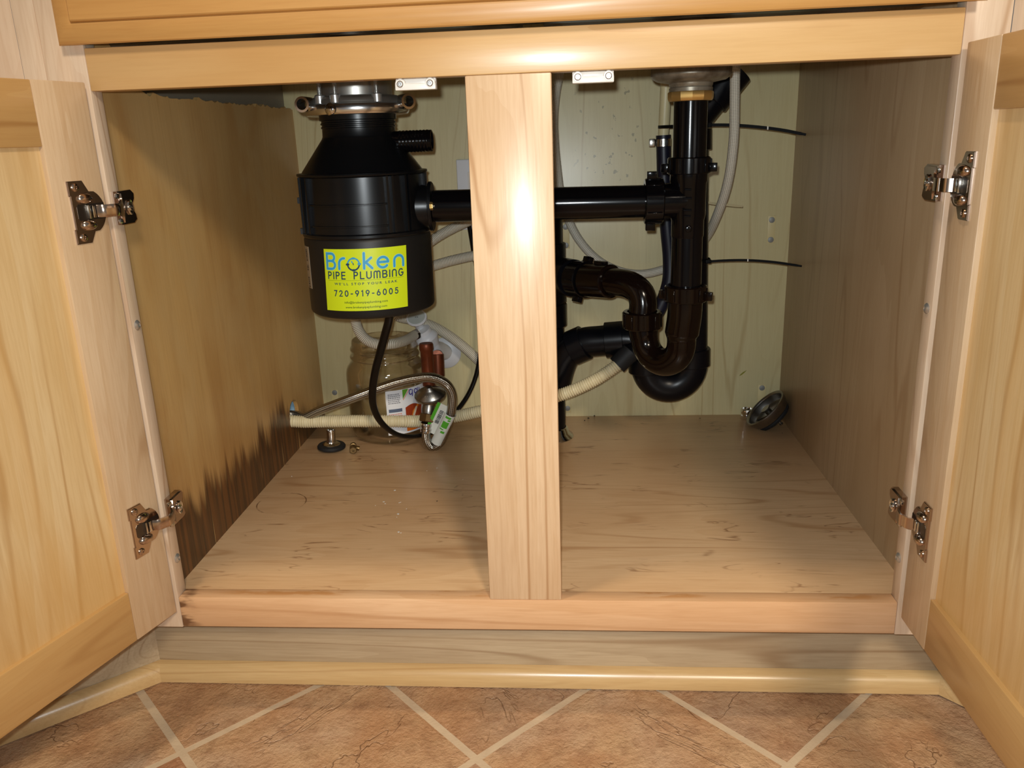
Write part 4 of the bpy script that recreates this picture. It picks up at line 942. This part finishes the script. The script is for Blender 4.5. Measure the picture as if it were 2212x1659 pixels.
for p_, q_ in zip(rg, rg[1:]):
    for i in range(6): j = (i + 1) % 6; bm.faces.new((p_[i], p_[j], q_[j], q_[i]))
bm.faces.new(rg[0]); bm.faces.new(rg[-1]); finish('outlet_nut', bm, DULLBRASS, CS, 30, 'brass outlet nut')
# braided steel hose with ferrule and paper tag
SH_ = thing('braided_hose', P(960, 900, .43), 'braided steel hose looping round the angle stop with a paper tag', 'hose')
sp = [P(921.5, 914, .435), P(920, 926, .4345), P(920, 940, .4340), P(924, 956, .4345), P(934, 965.5, .438), P(948, 958, .440), P(960, 936, .437), P(970, 908, .432), P(976, 880, .426), P(976, 852, .420), P(966, 832, .414), P(948, 820, .410), P(926, 815, .407), P(896, 818, .405), P(860, 826, .404), P(800, 846, .406), P(740, 868, .414), P(690, 887, .428), P(658, 901, .442), Vector((-.394, .4570, .2060)), Vector((-.425, .462, .2060))]
_, sp_path = hose('steel_hose', sp, .0074, H_STEEL, '', parent=SH_, seg=18, step=.003)
bm = bmesh.new(); a, b = P(921.6, 913, .435), P(920, 934, .434); lathe(bm, [(0, 0), (.0090, 0), (.0096, .001), (.0096, .0050), (.0086, .0058), (.0086, .0080), (.0094, .0088), (.0094, .0118), (.0084, .0126), (.0088, .0150), (.0082, (b-a).length), (0, (b-a).length)], axisM(a, b - a), 26); finish('ferrule', bm, CHROME, SH_, 40, 'ringed chrome ferrule')
ta, tb = P(973, 893, .428), P(943, 955, .4375); td = (tb - ta).normalized(); ns = Vector((0, -1, 0)); ns = (ns - td * ns.dot(td)).normalized(); sd_ = td.cross(ns)
TAGM = plain('tag_paper', (226, 230, 222), .5); GREEN = plain('tag_green', (84, 176, 44), .5); INK = bpy.data.materials['print_black']
tl_ = (tb - ta).length; bm = bmesh.new(); MT = M4(ta, td, sd_, ns)
tube(bm, [ta, ta.lerp(tb, .5), tb], .0092, 20, caps=False); tg = finish('paper_tag', bm, TAGM, SH_, 60, 'white and green paper tag round the hose')
sgn_ = 1 if (MT @ Vector((0, 1, 0)) - ta).x < 0 else -1
ff = lambda x, y, l=0: MT @ Vector((x, sgn_ * y, .0012 + l))
def sheet(nm, x0, x1, y0, y1, lift, mat, par=tg):
    bm = bmesh.new(); cs = [ff(x, y, l) for l in (lift - .0004, lift) for x, y in ((x0, y0), (x1, y0 + (.0 if nm != 'tag_flap' else 0)), (x1, y1), (x0, y1))]
    vs = [bm.verts.new(c) for c in cs]
    for q in ((0, 1, 2, 3), (4, 5, 6, 7), (0, 1, 5, 4), (1, 2, 6, 5), (2, 3, 7, 6), (3, 0, 4, 7)): bm.faces.new([vs[i] for i in q])
    return finish(nm, bm, mat, par, None)
sheet('tag_flap', -.010, tl_ - .012, .004, .0250, .0006, TAGM); sheet('tag_stripe', -.010, tl_ - .012, .0200, .0252, .0010, GREEN)
bm = bmesh.new(); r2 = random.Random(5); x = .001
while x < .026:
    wd = r2.uniform(.0005, .0015)
    cs = [bm.verts.new(ff(a, b, .0012)) for a, b in ((x, .0100), (x + wd, .0100), (x + wd, .0165), (x, .0165))]; bm.faces.new(cs); x += wd + r2.uniform(.0004, .0012)
finish('bar_code', bm, INK, tg, None, recalc=False, kind='stuff')
bm = bmesh.new(); Mg = lambda s, t, l=0: ta + td * s + (ns * math.cos(t) + sd_ * math.sin(t)) * (.0094 + l)
for x0, x1, t0, t1 in ((.012, .024, -.55, .55), (.030, .034, -.5, .2), (.002, .006, -.5, .5), (.026, .028, -.1, .6), (.007, .010, -.6, -.1)):
    n = 6; A_ = [[bm.verts.new(Mg(x, t0 + (t1 - t0) * i / n)) for i in range(n + 1)] for x in (x0, x1)]
    for i in range(n): bm.faces.new((A_[0][i], A_[0][i + 1], A_[1][i + 1], A_[1][i]))
finish('tag_mark', bm, GREEN, tg, None, recalc=False, kind='stuff')

# ------------------------------------------------------------------ clear jar with its label
JX, JY = P(838, 850, .5165).x, .5165; JR = .0650
k = NT('clear_plastic'); nt_ = k.t; out = nt_.nodes['Material Output']; nt_.nodes.remove(k.b)
tr = k.n('ShaderNodeBsdfTransparent'); tr.inputs[0].default_value = (.982, .965, .935, 1); gl = k.n('ShaderNodeBsdfGlossy'); gl.inputs['Roughness'].default_value = .07; gl.inputs[0].default_value = (1, 1, 1, 1)
lw = k.n('ShaderNodeLayerWeight', i_Blend=.30); ms = k.n('ShaderNodeMixShader'); k.l(k.math('MULTIPLY_ADD', lw.outputs['Fresnel'], .6, .02), ms.inputs[0]); k.l(tr.outputs[0], ms.inputs[1]); k.l(gl.outputs[0], ms.inputs[2])
gs = k.n('ShaderNodeBsdfGlass', i_IOR=1.46); gs.inputs['Roughness'].default_value = .02; gs.inputs['Color'].default_value = (.97, .93, .86, 1)
m2 = k.n('ShaderNodeMixShader'); m2.inputs[0].default_value = .10; k.l(ms.outputs[0], m2.inputs[1]); k.l(gs.outputs[0], m2.inputs[2]); k.l(m2.outputs[0], out.inputs[0]); CLEAR = k.m
JAR = thing('plastic_jar', (JX, JY, ZF), 'empty clear plastic jar with a white label, standing in the left rear', 'jar')
z0 = ZF + .0003
outer = [(0, z0 + .004), (.030, z0 + .0035), (.046, z0), (.053, z0 + .0008), (.0605, z0 + .008), (.0642, z0 + .020), (JR, z0 + .036), (JR, z0 + .096), (.0655, z0 + .100), (JR, z0 + .104), (.0648, z0 + .112), (.0625, z0 + .121), (.0565, z0 + .1285), (.0535, z0 + .1315), (.0530, z0 + .1345), (.0560, z0 + .1365), (.0566, z0 + .1385), (.0556, z0 + .1405), (.0528, z0 + .1420), (.0526, z0 + .1475), (.0550, z0 + .1495), (.0553, z0 + .1515), (.0545, z0 + .1532), (.0522, z0 + .1545), (.0520, z0 + .1635), (.0508, z0 + .1655)]
outer += [(max(0, r - .0016), z + (.0012 if z < z0 + .06 else -.0002)) for r, z in outer[::-1]]
bm = bmesh.new(); lathe(bm, outer, Matrix.Translation((JX, JY, 0)), 64); finish('jar_shell', bm, CLEAR, JAR, 60)
fj = wrap(JX, JY, JR + .0002, 0, z0 + .060)
LABW = plain('label_white', (226, 228, 232), .45); a0 = 14.0
def on(deg): return R(deg) * JR
bm = bmesh.new(); thick_sheet(bm, fj, on(10), on(112), -.0400, .0340, 0, .0004, 20); JL = finish('jar_label', bm, LABW, JAR, 40, 'white printed label')
def jp(name, fn, mat, kind=None):
    bm = bmesh.new(); fn(bm); return finish(name, bm, mat, JL, None, recalc=False, kind=kind)
GREY_T = plain('label_grey_type', (120, 122, 130), .5)
def lines(bm, x0, x1, y0, n, dy, h, seed):
    r2 = random.Random(seed)
    for i in range(n):
        x = x0
        while x < x1 - .001:
            wd = min(r2.uniform(.0012, .0034), x1 - x); wrap_rect(bm, fj, x, x + wd, y0 - i * dy, y0 - i * dy + h, .0006, 2); x += wd + .0006
jp('small_print', lambda bm: lines(bm, on(13), on(30), .0270, 6, .0029, .0014, 2), GREY_T, 'stuff')
jp('dark_band', lambda bm: wrap_rect(bm, fj, on(13), on(32), -.0020, .0035, .0006, 6), plain('label_slate', (86, 98, 122), .5))
jp('red_print', lambda bm: lines(bm, on(13), on(31), -.0060, 3, .0030, .0014, 4), plain('label_salmon', (214, 128, 104), .5), 'stuff')
jp('maker_print', lambda bm: font_text(bm, fj, 'Best Food Inc.', on(23), -.0172, .0026, on(19), .0006, 0, .02), INK)
def poly_j(bm, pts): bm.faces.new([bm.verts.new(fj(x, y, .0006)) for x, y in pts])
def strip_j(bm, top, bot, x0, x1, n=10):
    for i in range(n):
        a, b = x0 + (x1 - x0) * i / n, x0 + (x1 - x0) * (i + 1) / n; bm.faces.new([bm.verts.new(fj(x, y, .00055)) for x, y in ((a, bot(a)), (b, bot(b)), (b, top(b)), (a, top(a)))])
jp('green_corner', lambda bm: strip_j(bm, lambda x: .0335, lambda x: .0180 + (x - on(34)) * 1.45, on(34), on(43)), plain('label_green', (96, 160, 40), .5))
jp('orange_edge', lambda bm: strokes(bm, fj, [[(on(34.5), .0168), (on(44.5), .0320)]], .0010, .0006), plain('label_orange', (232, 120, 30), .5))
jp('script_print', lambda bm: strokes(bm, fj, [arc(on(47), .0270, .0030, .0042, 60, 330, 10), [(on(50), .0300), (on(49.5), .0200)], arc(on(56), .0265, .0028, .0036, 20, 340, 10), [(on(60), .0310), (on(60), .0235)], [(on(63.5), .0300), (on(63.5), .0235)]], .0016, .0006), plain('label_violet', (60, 44, 150), .5))
jp('photo_print', lambda bm: strip_j(bm, lambda x: .0030 + .004 * math.sin((x - on(37)) * 120), lambda x: -.0215, on(37), on(80)), plain('label_rust', (158, 58, 22), .5))
jp('photo_accent', lambda bm: strokes(bm, fj, [[(on(46), -.021), (on(50), -.006), (on(58), .002)], [(on(44), -.021), (on(43), -.014)]], .0040, .0007), plain('label_amber', (224, 128, 36), .5))
jp('photo_highlight', lambda bm: strokes(bm, fj, [[(on(50), -.012), (on(55), -.001)]], .0042, .0008), plain('label_cream', (222, 206, 180), .5))
jp('orange_foot', lambda bm: strip_j(bm, lambda x: -.0310, lambda x: -.0372, on(37), on(60)), bpy.data.materials['label_orange'])

# ------------------------------------------------------------------ loose things on the cabinet floor
sc = PZ(716, 966, ZF + .004); STP = thing('sink_stopper', (sc.x, sc.y, ZF), 'black rubber sink stopper with a chrome post, lying upside down', 'stopper')
tilt = Matrix.Translation((sc.x, sc.y, ZF)) @ Matrix.Rotation(R(3), 4, 'Y')
bm = bmesh.new(); lathe(bm, [(0, .0014), (.0115, .0014), (.0125, .0022), (.0120, .0036), (0, .0036)], tilt, 30); finish('chrome_base', bm, CHROME, STP, 40)
bm = bmesh.new(); lathe(bm, [(0, .0032), (.0205, .0030), (.0222, .0042), (.0224, .0066), (.0210, .0086), (.0150, .0092), (0, .0092)], tilt, 44); finish('rubber_disc', bm, RUBBER, STP, 35)
bm = bmesh.new(); lathe(bm, [(0, .0090), (.0138, .0090), (.0142, .0098), (.0120, .0114), (.0078, .0126), (.0066, .0150), (.0066, .0300), (.0069, .0330), (.0064, .0342), (.0054, .0338), (.0052, .0310), (0, .0310)], tilt, 30); finish('post', bm, CHROME, STP, 35)
bc = PZ(763, 968, ZF + .006); BIT = thing('pipe_fitting', (bc.x, bc.y, ZF), 'small dirty brass fitting lying next to the sink stopper', 'fitting')
dv = Vector((.25, -.95, .02)).normalized(); o_ = Vector((bc.x, bc.y, ZF + .0062)) - dv * .014
bm = bmesh.new(); lathe(bm, [(0, 0), (.0046, 0), (.0052, .001), (.0052, .0070), (.0040, .0076), (.0040, .0170), (0, .0170)], axisM(o_, dv), 18); finish('fitting_body', bm, DULLBRASS, BIT, 40)
bm = bmesh.new(); rg = [ngon_ring(bm, r, z, 6, axisM(o_, dv)) for r, z in ((.0050, .0165), (.0062, .0175), (.0062, .0255), (.0052, .0265), (.0018, .0265), (.0018, .0230))]
for p_, q_ in zip(rg, rg[1:]):
    for i in range(6): j = (i + 1) % 6; bm.faces.new((p_[i], p_[j], q_[j], q_[i]))
bm.faces.new(rg[0]); bm.faces.new(rg[-1]); finish('hex_end', bm, DULLBRASS, BIT, 30)
bm = bmesh.new(); lathe(bm, [(0, 0), (.0032, 0), (.0036, .0008), (.0036, .0070), (0, .0070)], axisM(o_ + dv * .012 + Vector((.003, 0, 0)), (.9, .1, -.25)), 16); finish('side_spur', bm, DULLBRASS, BIT, 40)
# strainer basket leaning in the right rear corner
bn = Vector((-.70, .03, .69)).normalized(); bcx = Vector((.3665, .5330, ZF + .0302))
BSK = thing('strainer_basket', (bcx.x, bcx.y, ZF), 'steel sink strainer basket tipped on its side in the right rear corner', 'strainer')
Mb = axisM(bcx, bn)
bm = bmesh.new(); lathe(bm, [(.0338, .0030), (.0350, .0052), (.0368, .0060), (.0384, .0050), (.0386, .0036), (.0360, -.0040), (.0335, -.0105), (.0290, -.0125), (0, -.0125), (0, -.0110), (.0285, -.0108), (.0322, -.0085), (.0345, .0000), (.0338, .0030)], Mb, 48); finish('basket_bowl', bm, DARKST, BSK, 40)
bm = bmesh.new(); lathe(bm, [(0, -.0128), (.0300, -.0128), (.0316, -.0145), (.0300, -.0185), (.0180, -.0200), (0, -.0200)], Mb, 40); finish('rubber_seal', bm, RUBBER, BSK, 40)
bm = bmesh.new(); lathe(bm, [(0, -.0198), (.0026, -.0198), (.0026, -.0330), (.0034, -.0338), (.0030, -.0362), (0, -.0366)], Mb, 14); finish('centre_pin', bm, STEEL, BSK, 40)
bm = bmesh.new(); lathe(bm, [(0, -.0110), (.0060, -.0110), (.0055, -.0010), (.0078, .0010), (.0078, .0032), (0, .0040)], Mb, 20); finish('lift_knob', bm, DARKST, BSK, 40)
for i in range(3):
    bm = bmesh.new(); box(bm, .004, .0320, -.0022, .0022, -.0112, -.0085, .0006, M=Mb @ Matrix.Rotation(R(20 + 120 * i), 4, 'Z')); finish('spoke', bm, DARKST, BSK, 40)
cc = PZ(1613, 905, ZF)
CAPT = thing('chrome_cap', (cc.x, cc.y, ZF), 'small ridged chrome cap standing beside the strainer basket', 'cap')
bm = bmesh.new(); lathe(bm, [(0, ZF + .0002), (.0094, ZF + .0002), (.0102, ZF + .0012), (.0102, ZF + .0072), (.0088, ZF + .0082), (.0086, ZF + .0100)], Matrix.Translation((cc.x, cc.y, 0)), 30); finish('cap_base', bm, CHROME, CAPT, 40)
bm = bmesh.new(); lathe(bm, [(.0086, ZF + .0098), (.0102, ZF + .0106), (.0106, ZF + .0130), (.0106, ZF + .0170), (.0096, ZF + .0186), (.0080, ZF + .0188), (.0074, ZF + .0160), (0, ZF + .0160)], Matrix.Translation((cc.x, cc.y, 0)), 30); finish('cap_rim', bm, CHROME, CAPT, 40)

# ------------------------------------------------------------------ small fixtures on the back wall, zip ties, crumbs
oa, ob = P(985, 345, .5945), P(1030, 496, .5945)
OUT = thing('outlet', ((oa.x + ob.x) / 2, .597, (oa.z + ob.z) / 2), 'white electrical outlet plate half hidden by the centre stile', 'outlet')
bm = bmesh.new(); box(bm, oa.x, oa.x + .070, .5925, .5972, ob.z, oa.z, .0018, 3); finish('cover_plate', bm, WHITEV, OUT, 40)
for dz in (-.022, .022):
    zc_o = (oa.z + ob.z) / 2 + dz; bm = bmesh.new(); box(bm, oa.x + .018, oa.x + .052, .5915, .5928, zc_o - .0145, zc_o + .0145, .0006, 2); finish('socket', bm, WHITE, OUT, 40)
bm = bmesh.new(); box(bm, oa.x + .024, oa.x + .050, .5745, .5912, (oa.z + ob.z) / 2 - .036, (oa.z + ob.z) / 2 - .008, .003, 2); finish('cord_plug', bm, CORD, bpy.data.objects['power_cord'], 40)
TIE = plain('black_tie', (10, 10, 10), .62, spec=.12)
def zip_tie(pts, wd, mat, label, ringc=None, rr_=.03, nick=None, ringtilt=(0, 0, 1)):
    path = resample(spline(pts, 8), .004); t = thing('zip_tie', path[0], label, 'zip tie')
    bm = bmesh.new(); prev = None
    for i, p in enumerate(path):
        T_ = (path[min(i + 1, len(path) - 1)] - path[max(i - 1, 0)]).normalized(); side = Vector((0, 0, 1)) - T_ * T_.z; side.normalize(); nn = T_.cross(side); h = wd / 2 * (1 if i < len(path) - 2 else .8)
        ring = [bm.verts.new(p + side * a + nn * b) for a, b in ((-h, -.0006), (h, -.0006), (h, .0006), (-h, .0006))]
        if prev:
            for q in range(4): bm.faces.new((prev[q], prev[(q + 1) % 4], ring[(q + 1) % 4], ring[q]))
        else: bm.faces.new(ring)
        prev = ring
    bm.faces.new(prev); finish('tail', bm, mat, t, 40)
    bm = bmesh.new(); box(bm, -.0042, .0042, -.003, .003, -wd * .8, wd * .8, .0006, M=Matrix.Translation(path[0])); finish('ratchet_head', bm, mat, t, 40)
    if ringc:
        cx_, cy_, ax_, ay_ = ringc; z = path[0].z; loop = []
        for i in range(33):
            a = 2 * math.pi * i / 32; loop.append(Vector((cx_ + ax_ * math.cos(a), cy_ + ay_ * math.sin(a), z)))
        bm = bmesh.new(); n = len(loop) - 1; rings = []
        for i in range(n):
            a = 2 * math.pi * i / n; nn = Vector((math.cos(a), math.sin(a), 0)); h = wd / 2
            rings.append([bm.verts.new(loop[i] + nn * b + Vector((0, 0, c))) for b, c in ((0, -h), (.0012, -h), (.0012, h), (0, h))])
        for i in range(n):
            for q in range(4): bm.faces.new((rings[i][q], rings[i][(q + 1) % 4], rings[(i + 1) % n][(q + 1) % 4], rings[(i + 1) % n][q]))
        finish('loop', bm, mat, t, 40)
    if nick is not None:
        bm = bmesh.new(); c = path[nick]; box(bm, -.0008, .0008, -.0010, .0010, -wd * .52, wd * .52, M=Matrix.Translation(c)); finish('scuff', bm, WHITE, t)
sp_ = lambda px, py: P(px, py, BY)
xl, xr = P(1423, 272, .505).x, P(1529, 270, .478).x + .004
zip_tie([P(1531, 270, .456), P(1570, 270, .452), P(1624, 273, .445), P(1690, 281, .438), P(1741, 291, .432)], .0042, TIE, 'upper black zip tie with a long tail pointing right', ((xl + xr) / 2, .502, (xr - xl) / 2, .045), nick=20)
xc_ = P(1494, 566, BY).x
zip_tie([P(1530, 565, .456), P(1560, 563, .452), P(1610, 562, .446), P(1670, 566, .440), P(1732, 575, .434)], .0034, TIE, 'lower black zip tie with a long tail pointing right', (xc_, .479, .0262, .0262), nick=14)
zip_tie([P(1520, 436, .475), P(1545, 440, .484), P(1575, 443, .492), P(1604, 446, .500)], .0036, plain('ivory_tie', (190, 178, 140), .45), 'short ivory zip tie tail beside the woven hose')
# added shape for the unidentified pale blue inside the left side hole
bm = bmesh.new(); lathe(bm, [(0, .14), (.040, .14), (.042, .143), (.042, .235), (.036, .245), (.016, .250), (.016, .262), (0, .262)], Matrix.Translation((-.446, .500, 0)), 30)
tag(finish('placeholder', bm, plain('pale_blue_plastic', (168, 206, 232), .5), None, 35, origin=(-.446, .50, .14)), 'pale blue bottle glimpsed through the hole in the left side', 'placeholder')
# green fleck stuck on the back wall
bm = bmesh.new(); a, b = P(1597, 812, .5968), P(1613, 800, .5968); dd = (b - a); pr2 = [(0, 0), (.25, .0011), (.6, .0013), (1, .0002), (.6, -.0009), (.25, -.0010)]
nrm = Vector((-dd.z, 0, dd.x)).normalized(); f_ = [bm.verts.new(a + dd * u + nrm * v) for u, v in pr2]; g_ = [bm.verts.new(v.co + Vector((0, -.0006, 0))) for v in f_]; bm.faces.new(f_); bm.faces.new(g_)
for i in range(6): bm.faces.new((f_[i], f_[(i + 1) % 6], g_[(i + 1) % 6], g_[i]))
tag(finish('leaf_scrap', bm, plain('olive_leaf', (132, 130, 36), .6), None, None, origin=a), 'tiny olive leaf scrap stuck on the cabinet back above the strainer basket', 'leaf')
# dried white drips and dark crumbs on the floor board
bp = bpy.data.objects['bottom_panel']; r3 = random.Random(11)
bm = bmesh.new()
for px, py, s in ((853, 1059, .0012), (829, 1084, .0010), (832, 1088, .0007), (862, 1086, .0006), (865, 1085, .0007), (878, 1099, .0006), (860, 1110, .0012), (857, 1117, .0005), (861, 1149, .0013), (866, 1151, .0006), (811, 1092, .0004), (630, 1029, .0006), (944, 1011, .0006), (922, 1017, .0006), (1000, 1036, .0006)):
    c = PZ(px, py, ZF + .0002); dome(bm, (0, 0, 0), s * r3.uniform(1.0, 1.6), s * r3.uniform(1.3, 2.2), .0003, Matrix.Translation(c) @ Matrix.Rotation(r3.uniform(0, 3), 4, 'Z'), 7, 3)
finish('dried_drip', bm, plain('white_drip', (232, 230, 222), .3), bp, 60, 'dried white drips', kind='stuff')
bm = bmesh.new()
for px, py, s in ((1263, 908, .0016), (1271, 903, .0020), (1284, 898, .0018), (1512, 903, .0012), (1219, 938, .002), (700, 915, .0016), (706, 920, .0012), (738, 912, .0018), (1690, 935, .001), (1130, 905, .0014), (944, 1082, .0012)):
    c = PZ(px, py, ZF + .0006); dome(bm, (0, 0, -.0004), s, s * .7, s * .7, Matrix.Translation(c) @ Matrix.Rotation(r3.uniform(0, 3), 4, 'Z'), 7, 3)
finish('crumb', bm, plain('dark_crumb', (46, 40, 26), .8), bp, 60, 'dark crumbs', kind='stuff')
# families of like things
for o in COL.objects:
    base = o.name.split('.')[0]
    if o.parent is None and base in ('supply_hose', 'zip_tie', 'angled_cabinet'):
        o['group'] = {'supply_hose': 'white ribbed supply hoses', 'zip_tie': 'zip ties on the rear pipe', 'angled_cabinet': 'angled cabinets flanking the sink cabinet'}[base]
